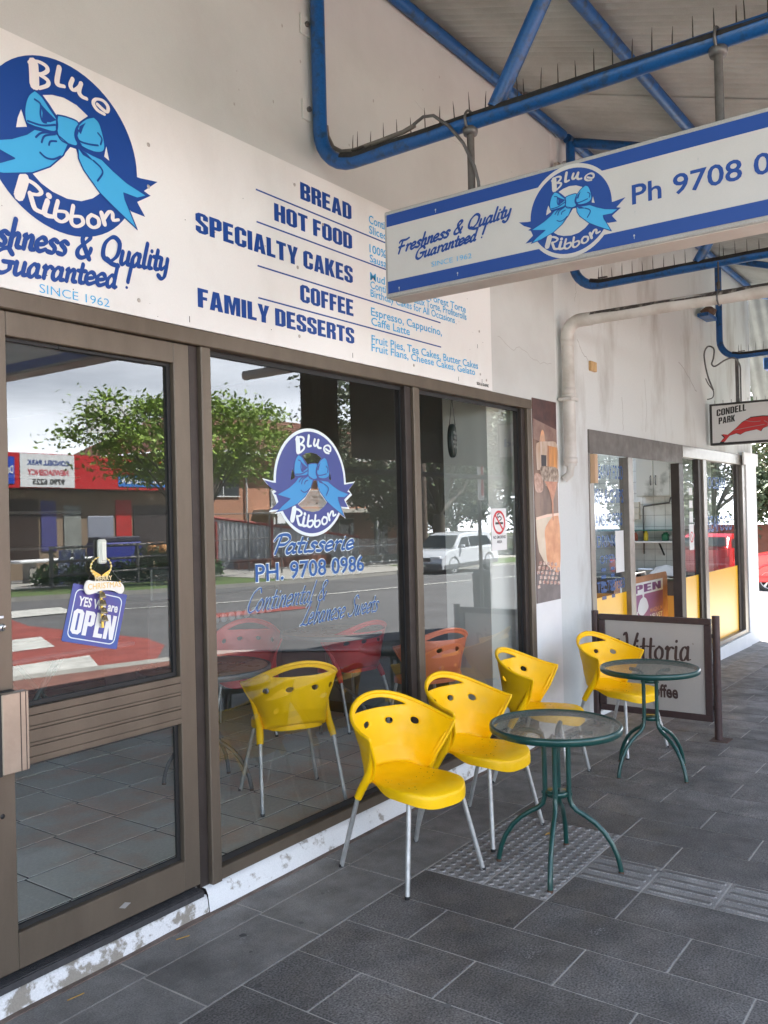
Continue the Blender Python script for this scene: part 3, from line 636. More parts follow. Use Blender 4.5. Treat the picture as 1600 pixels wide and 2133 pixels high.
for nm,x0,x1,z0,z1,y0,y1,m in (('post',6.79,6.88,-.05,2.129,.0,.08,SF),('post',7.66,7.78,-.1,2.129,-.01,.08,SF),('post',9.17,9.315,-.1,2.129,.0,.09,BRONZE_D),
    ('head_rail',9.281,11.88,2.2,2.324,-.01,.08,SF),('post',9.90,10.02,-.1,2.199,.01,.08,BRONZE_D),('post',10.021,10.15,-.1,2.199,-.01,.08,SF),('post',11.60,11.72,.05,2.199,.02,.09,BRONZE_D),('post',11.721,11.88,.035,2.199,-.02,.09,SF),
    ('sill_rail',10.151,11.72,.036,.09,-.02,.08,SF),('sill_rail',6.881,7.659,.0,.06,-.01,.08,SF),('sill_rail',9.316,9.899,-.05,.06,.0,.08,SF)):
    obj(nm,MB().rbox(x0,y0,z0,x1,y1,z1,.004),m,fsh)
YP=mat('yellow_film',(.96,.50,.002),.3)
BF=mat('blue_window_lettering',(.02,.10,.33),.5); BF.node_tree.nodes['Principled BSDF'].inputs['Alpha'].default_value=.62
for (x0,x1,z0,z1) in ((6.881,7.659,.061,2.129),(9.316,9.899,.061,2.199),(10.151,11.599,.091,2.199)):
    pane('window_pane',x0,x1,z0,z1,.04,fsh,m=glassmat('fish_shop_glass',1.6,(.8,.84,.83),.06))
    obj('yellow_film',MB().box(x0,.0365,z0,x1,.0395,.915),YP,fsh)
FW=Frame((0,.0375,0),(1,0,0),(0,0,1),(0,-1,0))
for s,x0,x1,z0,z1 in (('TAKEAWAY FOOD',6.9,7.64,1.93,2.05),('FISH & CHIPS',6.92,7.64,1.72,1.84),('HAMBURGERS',6.9,7.6,1.52,1.63),('DRINKS',7.0,7.5,1.34,1.44),('OPEN',7.05,7.45,1.2,1.27),('TEL:7907683',6.98,7.62,.96,1.05),
   ('OCEAN',10.35,11.1,1.88,2.02),('SEAFOOD',10.3,11.4,1.38,1.56)):
    obj('window_lettering',text(s,FW,x0,x1,z0,z1,.0008,.02),BF,fsh,label='blue lettering reading '+s)
mb=MB()
for a in range(5): mb.box(7.08,.036,1.13-.06*a,7.18,.0385,1.16-.06*a).box(7.3,.036,1.13-.06*a,7.38,.0385,1.16-.06*a)
obj('price_list',mb,BF,fsh)
ST_=mat('white_sticker',(.78,.78,.76),.5)
obj('paper_notice',MB().box(7.42,.036,1.1,7.62,.0385,1.47),ST_,fsh)
obj('card_stickers',MB().box(6.9,.036,1.08,6.95,.0385,1.15).box(6.9,.036,1.0,6.95,.0385,1.07).box(6.9,.036,.88,6.95,.0385,.99),ST_,fsh)
obj('door_stickers',MB().box(9.62,.036,1.5,9.74,.0385,1.62).box(9.62,.036,1.66,9.74,.0385,1.74).box(9.6,.036,1.2,9.76,.0385,1.48).box(9.62,.036,1.8,9.74,.0385,1.88),ST_,fsh)
mb=fill([circ(9.68,1.34,.06),circ(9.68,1.34,.045)],FW,.0022); g=fill([[(9.64,1.38),(9.65,1.39),(9.72,1.3),(9.71,1.29)]],FW,.0024); mb.add(g.v,g.f)
obj('no_smoking_ring',mb,mat('sign_red',(.6,.02,.03),.5),fsh)
obj('hinge_box',MB().rbox(6.795,-.045,1.88,6.86,-.001,2.12,.004),mat('tan_block',(.55,.36,.22),.7),fsh)
# inside the takeaway
WT=mat('white_wall_tile',(.74,.76,.73),.25,rnd=.03,var=.05,vs=3)
obj('tiled_wall',MB().box(11.505,.27,-.1,11.6,5.0,3.0),mat('tile_joint',(.25,.25,.24),.9),fsh)
TKI=mat('takeaway_plaster',(.5,.5,.47),.9)
obj('inner_shell',MB().box(6.3,.27,2.9,12.2,1.2,2.98).box(6.3,3.3,2.9,12.2,9,2.98).box(6.3,1.201,2.9,7.6,3.299,2.98).box(6.25,.27,-.1,6.3,9,2.9).box(6.3,8.9,-.1,12.15,9,2.9),TKI,fsh)  # ceiling left open over the counter, an added gap to let daylight in
obj('inner_floor',MB().box(6.3,.1,-.14,12.2,9,-.1),mat('grey_vinyl',(.12,.12,.12),.5),fsh)
tmm=MB().rbox(-.006,-.073,-.073,.0,.073,.073,.002).mesh('wall_tile',WT)
for i in range(12):
    for j in range(15):
        o=bpy.data.objects.new('wall_tile',tmm); COL.objects.link(o); o.parent=fsh; o.location=(11.505-9.5,.38+.15*i,.1+.30+.15*j)
MARB=mat('grey_marbled_laminate',(.60,.62,.58),.35,col2=(.30,.32,.29),vs=2.2,lo=.52,hi=.62,det=9)
cup=thing('wall_cupboard','pale marbled wall cupboard above the takeaway counter','cupboard',(11.3,.9,1.8))
obj('carcass',MB().box(11.2,.35,1.82,11.498,1.18,2.5),MARB,cup)
for k,(a,b) in enumerate(((.355,.735),(.74,.945),(.95,1.175))):
    d=obj('cupboard_door',MB().rbox(11.18,a,1.83,11.1995,b,2.49,.004),MARB,cup)
    y=(b-.03) if k==1 else a+.03
    obj('door_handle',MB().tube([(11.18,y,1.97),(11.155,y,1.99),(11.155,y,2.07),(11.18,y,2.09)],.006,6),GREYM,d)
sh=thing('wall_shelf','pale shelf with a green glass shelf above it under the marbled cupboard','shelf',(11.4,.9,1.2))
obj('shelf_board',MB().rbox(11.2,.35,1.215,11.497,1.75,1.24,.004),mat('white_shelf',(.7,.7,.67),.5),sh)
obj('glass_shelf',MB().rbox(11.25,.35,1.375,11.497,1.75,1.387,.002),mat('green_glass_edge',(.02,.16,.12),.2),sh)
for y in (.93,1.55): obj('bracket',MB().tube([(11.49,y,1.05),(11.3,y,1.21)],.012,6),RUB,sh)
for k,(y,h,r,c) in enumerate(((1.31,.08,.04,(.45,.4,.3)),(1.26,.11,.03,(.35,.1,.06)),(1.12,.13,.03,(.7,.55,.05)),(.86,.11,.05,(.03,.16,.08)),(.76,.09,.06,(.35,.35,.3)))):
    tag(obj('jar',MB().lathe([(0,0),(r,0),(r,h*.75),(r*.6,h*.85),(r*.6,h),(0,h)],(11.35,y,1.241),n=12),mat('jar_%d'%k,c,.4)),['small cream tub on the takeaway shelf','brown sauce bottle on the takeaway shelf','yellow topped bottle on the takeaway shelf','dark green tub on the takeaway shelf','pale grey tub at the end of the takeaway shelf'][k],'jar','jars on the takeaway shelf')
ct=thing('takeaway_counter','dark takeaway counter with stone top and ochre kick panel','counter',(10.8,1.3,-.1))
obj('cabinet',MB().rbox(10.6,.30,.60,11.2,3.0,.78,.006),mat('dark_brown_laminate',(.05,.038,.034),.5),ct)
obj('kick_panel',MB().box(10.61,.31,-.099,11.19,2.99,.599),mat('ochre_panel',(.50,.24,.03),.6),ct)
obj('work_top',MB().rbox(10.58,.28,.781,11.22,3.02,.81,.004),mat('green_black_stone',(.05,.065,.055),.25,var=.4,vs=20),ct)
for k,(y,s,h) in enumerate(((1.30,.05,.11),(1.12,.12,.06),(.95,.10,.10))):
    tag(obj('food_tray',MB().rbox(10.8,y-s,.8105,11.0,y+s,.8105+h,.01),[GREYM,RUB,mat('steel_tray',(.5,.52,.52),.3,.7)][k]),['small grey tray on the takeaway counter','black tray on the takeaway counter','bright steel tray on the takeaway counter'][k],'tray','trays on the takeaway counter')
tag(obj('wrapping_paper',MB().add([(10.65,.5,.83),(10.65,.85,.86),(11.0,.88,.92),(11.05,.5,.88),(10.85,.7,.96)],[(0,1,4),(1,2,4),(2,3,4),(3,0,4)]).box(10.62,.6,.811,10.8,.8,.82),ST_),'crumpled white wrapping paper on the takeaway counter','paper')
sw=thing('switch_box','pale switch boxes with conduit on the tiled takeaway wall','switch box',(11.4,1.3,1.6))
for k in range(3): obj('box_panel',MB().rbox(11.44,1.24,1.52+.082*k,11.498,1.37,1.595+.082*k,.004),mat('cream_plastic',(.6,.57,.48),.5),sw)
obj('conduit',MB().tube([(11.47,1.19,1.06),(11.47,1.19,1.66),(11.47,1.18,1.70),(11.47,.84,1.735),(11.47,.82,1.81)],.011,8),GREYM,sw)
# A-frame board in the doorway
ab=thing('sandwich_board','wooden framed pavement board reading OPEN standing in the takeaway doorway','sandwich board',(8.9,.3,-.1))
AF=Frame((0,.318,0),(1,0,0),(0,0,1),(0,-1,0))
g=fill([rrect(8.08,-.09,9.68,.965,.06),rect(8.24,-.0,9.52,.90)],AF,.0); mb=MB(); mb.add(g.v,g.f); mb.box(8.08,.32,-.09,9.68,.345,.80)
obj('board_frame',mb,mat('orange_pine',(.48,.24,.13),.6,var=.15,vs=9),ab)
obj('poster_sheet',MB().box(8.24,.316,-.0,9.52,.3195,.90),mat('mauve_print',(.33,.17,.29),.5,col2=(.36,.14,.24),vs=2),ab)
obj('title_band',MB().box(8.24,.3145,.775,9.52,.3155,.90),ST_,ab)
obj('title_lettering',block('OPEN',AF,8.30,9.45,.795,.878,.005),mat('mauve_ink',(.22,.08,.2),.5),ab,label='mauve lettering reading OPEN')
g=fill([[tuple(p) for p in catmull([(8.86,.775),(8.87,.745),(8.79,.72),(8.72,.64),(8.74,.59),(8.86,.555),(9.0,.6),(9.04,.64),(8.98,.72),(8.91,.745),(8.92,.775)],3,True)]],AF,.004)
obj('ice_cream_print',g,ST_,ab)
g=text('NEW',AF,8.28,8.72,.51,.61,.005,.03); obj('slogan_lettering',g,ST_,ab)
g=text('MAGNUM',AF,9.08,9.48,.565,.61,.005,.02); obj('slogan_lettering',g,mat('peach_ink',(.7,.35,.25),.5),ab)
g=text('VELVET',AF,9.08,9.48,.495,.545,.005,.02); obj('slogan_lettering',g,ST_,ab)
obj('carry_handle',MB().tube([(8.68,.32,.966),(8.70,.32,1.0),(8.98,.32,1.0),(9.0,.32,.966)],.008,6),ALU,ab)
# ================================================================ wall sign
ws=thing('wall_sign','long white wall sign listing breads, cakes and desserts under a big blue ribbon logo','sign',(3,0,2.9))
obj('panel',MB().rbox(.2,-.012,2.466,5.141,-.0005,3.366,.001),WHITEP,ws)
WF=Frame((0,-.0122,0),(1,0,0),(0,0,1),(0,-1,0))
logo(ws,Frame((1.920,-.0122,3.028),(1,0,0),(0,0,1),(0,-1,0)),.324,mat('print_white',(.80,.765,.735),.5),d=.0009)
WP=MATS['print_white']
obj('slogan_lettering',script('Freshness & Quality',WF,1.475,2.395,2.594,.098,.001,w=.23,shear=.35,rot=R(5.2),thin=.5),NAVY,ws,label='navy brush lettering reading Freshness & Quality')
obj('slogan_lettering',script('Guaranteed !',WF,1.615,2.205,2.512,.088,.001,w=.24,shear=.35,rot=R(5.2),thin=.5),NAVY,ws,label='navy brush lettering reading Guaranteed !')
obj('date_lettering',text('SINCE 1962',WF,1.803,2.10,2.476,2.508,.001,-.004),SKYB,ws)
for s,x0,x1,z0,z1 in (('BREAD',3.231,3.639,3.214,3.298),('HOT FOOD',3.04,3.638,3.058,3.141),('SPECIALTY CAKES',2.547,3.637,2.879,2.966),('COFFEE',3.213,3.636,2.706,2.792),('FAMILY DESSERTS',2.549,3.637,2.560,2.642)):
    obj('heading_lettering',block(s,WF,x0,x1,z0,z1,.001),NAVY,ws,label='navy heading reading '+s)
for z in (3.169,3.020,2.817,2.669): obj('rule_line',MB().box(2.92,-.0136,z-.0035,4.502,-.0124,z+.0035),NAVY,ws)
for s,x0,x1,z0,z1 in (('Continental Breads',3.792,4.3,3.241,3.286),('Sliced Loaves',3.792,4.18,3.186,3.229),('100% Beef Pies',3.792,4.25,3.083,3.127),('Sausage Rolls',3.792,4.18,3.030,3.072),
   ('Mud Cakes, Black Forest Torte',3.792,4.812,2.932,2.975),('Continental Gateaux Torte, Profiterolls',3.792,4.818,2.887,2.928),('Birthday Cakes for All Occasions',3.792,4.672,2.842,2.882),
   ('Espresso, Cappucino,',3.792,4.515,2.740,2.784),('Caffe Latte',3.792,4.165,2.688,2.731),('Fruit Pies, Tea Cakes, Butter Cakes',3.791,4.952,2.591,2.634),('Fruit Flans, Cheese Cakes, Gelato',3.789,4.910,2.546,2.587)):
    obj('menu_lettering',text(s,WF,x0,x1,z0,z1,.001,.013),SKYB,ws,label='light blue menu line reading '+s)
obj('maker_mark',text('SIGN & GRAPHIC',WF,4.93,5.09,2.487,2.505,.001,.03),mat('black_ink',(.02,.02,.02),.5),ws)
mb=MB()
for x,z in ((2.305,3.17),(2.30,3.0),(3.19,3.27),(2.24,2.53),(3.2,2.87),(3.2,2.535),(4.2,2.52),(4.98,2.84),(4.98,2.56),(5.06,2.53),(4.98,3.2),(3.4,3.13)):
    mb.lathe([(0,-.0155),(.007,-.0145),(.009,-.0121)],(x,0,z),n=10,ax='y',m=0)
obj('screw_head',mb,mat('dull_screw',(.45,.42,.38),.5,.3),ws,kind='stuff')
mb=MB()
for k in range(60):
    x=random.uniform(.8,5.1); z=random.uniform(2.48,3.34); s=random.uniform(.0008,.0028); mb.lathe([(0,-.0128),(s,-.0124),(s,-.0121)],(x,0,z),n=6,ax='y')
for x,z in ((2.50,2.50),(3.62,2.50),(4.7,2.5),(5.0,2.52),(4.95,2.74)): mb.box(x,-.0128,z-.014,x+.003,-.0122,z+.012)
obj('dirt_speck',mb,DIRT,ws,kind='stuff')
# wall fixings
for x,z in ((3.315,4.10),(3.315,3.675)):
    t=thing('wall_bracket','small white %s fixing plate bolted to the wall beside the blue tube'%('upper' if z>4 else 'lower'),'bracket',(x,0,z),'plates fixing the blue frame')
    obj('plate',MB().rbox(x-.045,-.010,z-.05,x+.06,-.0004,z+.05,.003),WALL,t); obj('bolt',MB().lathe([(0,-.024),(.013,-.024),(.013,-.0102)],(x-.005,0,z+.005),n=6,ax='y',sm=False),GREYM,t)
# coffee poster
po=thing('coffee_poster','tall narrow poster of espresso pouring into a glass cup','poster',(5.94,0,1.7))
obj('panel',MB().rbox(5.747,-.006,.99,6.150,-.0005,2.484,.001),mat('poster_print',(.27,.165,.115),.45,col2=(.11,.055,.04),vs=3.5,streak=.35,lo=.4,hi=.6),po)
PF=Frame((5.747,-.0062,.99),(.403,0,0),(0,0,1.494),(0,-1,0))
def pr(nm,c,col,d,sm=True,**k): 
    obj(nm,fill([[tuple(p) for p in catmull(c,4,True)] if sm else c],PF,d),mat(nm+'_ink',col,.45,**k),po)
pr('dark_band',[(0,.80),(1,.76),(1,1),(0,1)],(.115,.05,.045),.0006,False,col2=(.05,.022,.022),vs=7)
pr('brown_band',[(0,.80),(1,.76),(1,.86),(0,.90)],(.20,.11,.09),.0009,False,col2=(.30,.2,.16),vs=9)
pr('base_band',[(0,0),(1,0),(1,.155),(0,.155)],(.11,.085,.085),.0006,False,col2=(.18,.15,.15),vs=8)
pr('warm_flare',[(.2,.72),(.5,.72),(.46,.83),(.33,.84)],(.85,.42,.2),.0011,True,col2=(.5,.3,.2),vs=9)
pr('machine_body',[(.12,.66),(.1,.76),(.2,.785),(.6,.795),(1.0,.785),(1.0,.64),(.6,.66),(.2,.65)],(.62,.52,.44),.0013,True,col2=(.40,.24,.13),vs=14,streak=.2)
pr('machine_glow',[(.55,.655),(.58,.775),(.99,.77),(.99,.65)],(.32,.14,.09),.0015,False,col2=(.75,.35,.1),vs=16,streak=.15)
pr('machine_shadow',[(.3,.655),(.3,.725),(.52,.725),(.5,.655)],(.04,.035,.045),.0017,False)
pr('filter_holder',[(.25,.66),(.42,.575),(.7,.585),(1.0,.59),(1.0,.66),(.6,.67)],(.55,.45,.36),.0019,True,col2=(.10,.05,.03),vs=26)
pr('small_glass',[(.0,.57),(.02,.63),(.3,.62),(.34,.55),(.1,.54)],(.55,.36,.28),.0017,True,col2=(.3,.15,.1),vs=24)
pr('coffee_stream',[(.42,.595),(.98,.595),(.78,.50),(.76,.40),(.72,.40),(.70,.50),(.6,.55)],(.40,.14,.075),.0021,False,col2=(.6,.27,.15),vs=18)
pr('cup_body',[(.02,.41),(1.0,.43),(1.0,.14),(.6,.16),(.35,.19),(.12,.25),(.04,.33)],(.72,.60,.46),.0016,False,col2=(.62,.5,.36),vs=6)
pr('cup_coffee',[(.42,.37),(.98,.42),(.99,.15),(.62,.165),(.45,.2),(.4,.28)],(.80,.40,.20),.0018,True,col2=(.6,.24,.1),vs=7)
pr('cup_rim',[(.03,.418),(.5,.432),(1.0,.437),(1.0,.424),(.5,.418),(.05,.405)],(.85,.6,.46),.0020,False)
mb=MB(); j=0
for i in range(9):
    for k in range(6):
        a=-.05+.16*i-.05*k; b=.205-.022*k-.004*i
        if -.0<a<.9 and b>.085:
            c=[(a,b),(a+.10,b+.003),(a+.115,b-.014),(a+.01,b-.016)]; g=fill([c],PF,.0023+.00005*j); mb.add(g.v,g.f); j=(j+1)%3
obj('bean_print',mb,mat('bean_ink',(.34,.08,.05),.5,col2=(.75,.65,.55),vs=40),po,kind='stuff')
# ================================================================ lightbox sign
lb=thing('hanging_sign','blue and white box sign hung under the awning with ribbon logo and phone number','sign',(3.345,-1.7,3.05))
LX=3.27
obj('box_frame',MB().rbox(LX+.004,-2.95,2.655,3.42,-.482,3.052,.004),mat('dusty_grey_frame',(.42,.41,.385),.6,var=.15,vs=6,fine=.12,fs=200),lb)
SGM=mat('pale_sign_face',(.58,.56,.53),.4,var=.06,vs=4,fine=.02)  # pale sign face, not emissive
obj('face',MB().box(LX,-2.935,2.672,LX+.0038,-.498,3.034),SGM,lb)
obj('under_panel',MB().box(3.285,-2.93,2.6525,3.41,-.50,2.6548),mat('pale_under_panel',(.66,.62,.57),.5,var=.1,vs=5),lb)
LF=Frame((LX-.0002,0,0),(0,-1,0),(0,0,1),(-1,0,0))
for z0,z1 in ((2.979,3.034),(2.672,2.728)): obj('stripe',MB().add([LF.at(.498,z0,.0004),LF.at(2.935,z0,.0004),LF.at(2.935,z1,.0004),LF.at(.498,z1,.0004)],[(0,1,2,3)]),NAVY,lb)
obj('logo_halo',fill([circ(1.397,2.852,.187,.186,56)],LF,.0008),SGM,lb)
logo(lb,Frame((LX-.0002,-1.397,2.852),(0,-1,0),(0,0,1),(-1,0,0)),.1735,SGM,d=.0009,border=False,mats=(None,None,SGM))
for c in ('holeT','holeL','holeR','holeB'): pass
obj('slogan_lettering',script('Freshness & Quality',LF,.548,1.135,2.845,.054,.001,w=.24,shear=.5,rot=R(4.6),thin=.5),NAVY,lb,label='navy brush lettering reading Freshness & Quality')
obj('slogan_lettering',script('Guaranteed !',LF,.645,1.008,2.799,.05,.001,w=.25,shear=.5,rot=R(4.6),thin=.5),NAVY,lb,label='navy brush lettering reading Guaranteed !')
obj('date_lettering',text('SINCE 1962',LF,.737,.942,2.752,2.774,.001,-.004),SKYB,lb)
obj('phone_lettering',text('Ph 9708 0986',LF,1.650,2.335,2.820,2.894,.001,.014),NAVY,lb,label='navy lettering reading Ph 9708 0986')
mb=MB()
for a,b in ((.765,3.0),(.87,2.70),(.56,2.69),(1.66,2.79),(1.655,2.70),(1.9,2.93)): 
    g=fill([circ(a,b,.0035,.0045,8)],LF,.0012); mb.add(g.v,g.f); g=fill([rect(a-.001,b-.013,a+.001,b)],LF,.0011); mb.add(g.v,g.f)
obj('drip_mark',mb,mat('chalky_drip',(.5,.5,.48),.8),lb,kind='stuff')
for y in (-.905,-1.96):
    rd=obj('hanger_rod',MB().tube([(3.35,y,3.052),(3.35,y,3.345)],.0165,10),mat('brown_grey_rod',(.10,.09,.08),.6,var=.3,vs=20),lb)
    obj('clamp_flange',MB().lathe([(.0,3.32),(.03,3.32),(.034,3.335),(.034,3.35),(.0,3.352)],(3.35,y,0),n=14).tube([(3.35+.046*math.cos(a),y,3.38+.046*math.sin(a)) for a in [R(k) for k in range(-60,241,30)]],.006,6),GREYM,rd)
obj('power_cable',MB().tube([(3.33,-.62,3.44),(3.32,-.68,3.455),(3.31,-.74,3.44),(3.31,-.82,3.37),(3.32,-.885,3.28),(3.335,-.93,3.17),(3.34,-.945,3.10),(3.345,-.945,3.05)],.0075,8),GREYM,lb)
# ================================================================ awning
aw=thing('awning','blue tubular steel awning frame with bird spikes under corrugated roofing','awning',(3.3,-1.5,3.4))
CORR=mat('dusty_corrugated_iron',(.50,.51,.49),.7,col2=(.39,.39,.37),vs=2.2,bump=.2,bs=30,fine=.05)
RZ=lambda y:4.66+.33*y
def corr(name,x0,x1,y0,y1,z,pitch=.076,amp=.017,par=aw,m=CORR):
    mb=MB(); n=int((x1-x0)/pitch*6); V=[]
    ny=2
    for i in range(n+1):
        x=x0+(x1-x0)*i/n; d=amp*math.sin(2*math.pi*x/pitch)
        V+=[(x,y0,z(y0)+d),(x,y1,z(y1)+d)]
    mb.add(V,[(2*i,2*i+1,2*i+3,2*i+2) for i in range(n)],0,True)
    for p in [(a,b,c+.012) for a,b,c in V]: pass
    b=len(mb.v); mb.add([(a,bb,c+.003) for a,bb,c in V],[(2*i,2*i+2,2*i+3,2*i+1) for i in range(n)],0,True)
    return obj(name,mb,m,par)
for k in range(16):
    a=-1.6+.9*k; b=min(a+.9,12.45)
    if a<12.4: corr('roof_sheet',a,b+.03,-3.34,.0,lambda y,k=k:RZ(y)+(k%2)*.0045)
obj('fascia_gutter',MB().rbox(-1.6,-3.44,3.42,12.5,-3.345,3.60,.01),BLUE,aw)
TR=.036
obj('ledger_tube',MB().tube([(x,-.045,4.575) for x in (-1.5,2,6.32)],TR,12),BLUE,aw)
obj('ledger_tube',MB().tube([(x,-.045,4.575) for x in (6.4,10.2,12.3)],TR,12),BLUE,aw)
for y in (-1.07,-2.15,-3.2): obj('purlin_tube',MB().tube([(-1.5,y,RZ(y)-.055),(12.4,y,RZ(y)-.055)],TR,12),BLUE,aw)
SPK=mat('rusty_spike',(.08,.07,.06),.6,.4,var=.3,vs=40)
def truss(X,zc,y0,yend=-3.2,wall=True,sp=True):
    P=[(X,y0,RZ(y0)-.1)]+[(X,y0,zc+.22)]
    for k in range(1,8): a=R(180+90*k/7); P.append((X,y0-.20-.20*math.cos(a)*1.0,zc+.20+.20*math.sin(a)))
    P=[(X,y0,RZ(y0)-.12),(X,y0,3.9),(X,y0,zc+.205)]+[(X,y0-.2+.2*math.cos(R(-90*k/7)),zc+.2+.2*math.sin(R(-90*k/7))) for k in range(1,8)]+[(X,-1.2,zc+.004),(X,-2.2,zc+.008),(X,yend,zc+.012)]
    obj('bottom_chord',MB().tube(P,TR,14),BLUE,aw)
    obj('top_chord',MB().tube([(X,y0-.04,RZ(y0)-.13),(X,yend,RZ(yend)-.13)],TR,12),BLUE,aw)
    w0,w1=-1.03,-1.42
    obj('web_tube',MB().tube([(X,w0,zc+.03),(X,w1,RZ(w1)-.15)],TR,12),BLUE,aw)
    obj('web_tube',MB().tube([(X,-2.35,zc+.03),(X,w1-.03,RZ(w1)-.15)],TR,12),BLUE,aw)
    obj('web_tube',MB().tube([(X,-2.40,zc+.03),(X,-3.1,RZ(-3.1)-.15)],TR,12),BLUE,aw)
    # grime lying along the top of the tube
    mb=MB(); V=[]; n=40
    for i in range(n+1):
        y=y0-.14-(3.0)*i/n; z=zc+.006+(.02*math.exp(-((y-(y0-.14))/.05)**2)); w=noise.noise((y*5,X,0)); A=[R(40+(a-40)*(1+.10*w)) for a in (40,60,80,100,120,138,156,174)]; zt=zc+.004*min(1,(y0-.2-y)/.9)+(z-zc-.006)
        V+=[(X+.0372*math.cos(a),y,zt+.0372*math.sin(a)) for a in A]
    mb.add(V,[(8*i+j,8*i+j+1,8*(i+1)+j+1,8*(i+1)+j) for i in range(n) for j in range(7)],0,True)
    obj('grime_layer',mb,DIRT,aw)
    if sp:
        y=y0-.20; k=0
        while y>-2.3:
            h=.085+.012*math.sin(k*2.3); 
            if not(abs(y+1.05)<.05):
                b=Vector((random.uniform(-.004,.004),random.uniform(-.006,.006),0))
                obj('bird_spike',MB().tube([(X,y,zc+.034),Vector((X,y,zc+.04+h*.6))+b*.5,Vector((X,y,zc+.04+h))+b],[.003,.0024,.0008],5),SPK,aw)
            y-=.078 if k%12 else .03; k+=1
        for yy in (y0-.2,-1.0): obj('spike_strip',MB().box(X-.012,yy-.07,zc+.045,X+.012,yy,zc+.052),SPK,aw)
truss(3.35,3.375,-.05); truss(6.35,3.375,-.09); truss(10.3,3.36,-.15)
mb=MB().tube([(3.40,-.05,3.62),(3.405,-.052,3.57),(3.40,-.09,3.50),(3.39,-.15,3.46),(3.37,-.24,3.435),(3.35,-.42,3.428),(3.345,-.55,3.43),(3.34,-.62,3.44)],.011,8)
obj('conduit_tube',mb,mat('greyed_conduit',(.17,.15,.13),.6,var=.3,vs=15),aw)
for x,y,z in ((6.2,-.04,4.3),(6.36,-.04,4.36)): obj('rusty_clamp',MB().rbox(x-.03,y-.03,z-.09,x+.03,y+.02,z+.02,.01),mat('rusty_clamp_metal',(.22,.18,.15),.8,col2=(.5,.47,.43),vs=30,bump=.6,bs=60),aw)
# bits on the fish shop wall
obj('wall_stub',MB().rbox(9.9,-.14,3.78,10.26,-.02,3.82,.004),BLUE,aw)
tag(obj('old_nest',MB().lathe([(0,-.04),(.07,-.03),(.09,.02),(.04,.06),(0,.065)],(10.13,-.08,3.86),n=9,sm=False),mat('dry_nest',(.13,.085,.06),.95,bump=1,bs=70)),'brown clump of dry nest stuck by the blue tube','nest')
tag(obj('tan_patch',MB().rbox(6.85,-.012,2.815,6.975,.0115,2.895,.003),mat('tan_plaster',(.60,.38,.17),.8,var=.2,vs=20)),'small tan square block set in the white wall','patch')
P=[(9.99,-.15,2.96),(9.99,-.09,3.14),(9.99,-.06,3.36),(9.99,-.10,3.45),(9.99,-.165,3.42),(9.99,-.16,3.32),(9.99,-.14,3.25),(9.99,-.18,3.225),(10.0,-.28,3.28),(10.05,-.36,3.30),(10.2,-.385,3.24),(10.26,-.375,3.1),(10.26,-.375,2.84)]
tag(obj('loose_cable',MB().tube(smooth3(P),.009,7),GREYM),'loose grey cable looping from the white wall to the fish sign rod','cable')
tag(obj('loose_cable',MB().tube(smooth3([(9.99,-.07,3.1),(9.99,-.10,3.03),(9.99,-.15,2.95),(9.99,-.14,2.88),(9.99,-.08,2.865)]),.006,6),GREYM),'short thin cable hanging below the looped one','cable')
# fish sign
fs=thing('fish_shop_sign','white box sign with a red fish and black lettering hung under the awning','sign',(10.25,-.9,2.83))
obj('box_frame',MB().rbox(10.23,-2.6,2.365,10.37,-.035,2.835,.004),mat('black_sign_edge',(.025,.023,.022),.5,var=.3,vs=10),fs)
obj('face',MB().box(10.226,-2.57,2.39,10.2295,-.065,2.81),mat('sign_white',(.66,.66,.65),.4,var=.05,vs=3),fs)
HF=Frame((10.2258,0,0),(0,-1,0),(0,0,1),(-1,0,0))
BK=MATS['black_ink']
obj('name_lettering',block('CONDELL',HF,.115,.435,2.69,2.765,.001,rot=R(7),shear=.15),BK,fs,label='black lettering reading CONDELL')
obj('name_lettering',block('PARK',HF,.135,.315,2.598,2.672,.001,rot=R(7),shear=.15),BK,fs,label='black lettering reading PARK')
fish=[(.155,2.40),(.20,2.45),(.17,2.485),(.235,2.475),(.33,2.545),(.39,2.60),(.48,2.645),(.60,2.65),(.695,2.64),(.755,2.62),(.735,2.585),(.665,2.54),(.60,2.52),(.58,2.49),(.535,2.512),(.42,2.495),(.37,2.47),(.33,2.485),(.255,2.465),(.20,2.40)]
obj('fish_outline',fill([[(.45+(a-.45)*1.05,2.535+(b-2.535)*1.09) for a,b in fish]],HF,.0008),BK,fs)
obj('fish_print',fill([fish],HF,.0014),mat('fish_red',(.52,.022,.025),.45),fs)
mb=MB(); 
for j,P in enumerate(([(.3,2.52),(.45,2.54),(.62,2.56)],[(.62,2.6),(.66,2.57),(.645,2.53)],[(.70,2.605),(.725,2.60)],[(.42,2.62),(.5,2.60),(.58,2.60)])): stroke(mb,P,.007,HF,.0017+.0001*j)
obj('fish_detail',mb,mat('fish_line_grey',(.3,.2,.2),.5),fs)
obj('shop_lettering',text('Chicken & Seafood',HF,.86,2.5,2.52,2.62,.001,.03),mat('sign_blue',(.02,.03,.3),.5),fs)
for y in (-.33,-1.9): obj('hanger_rod',MB().tube([(10.3,y,2.836),(10.3,y,3.33)],.02,8),GREYM,fs)
mb=MB()
for k in range(7): mb.tube([(10.3,-.08-.09*k,2.835),(10.3,-.08-.09*k,2.88)],.003,4)
obj('sign_spikes',mb,SPK,fs,kind='stuff')
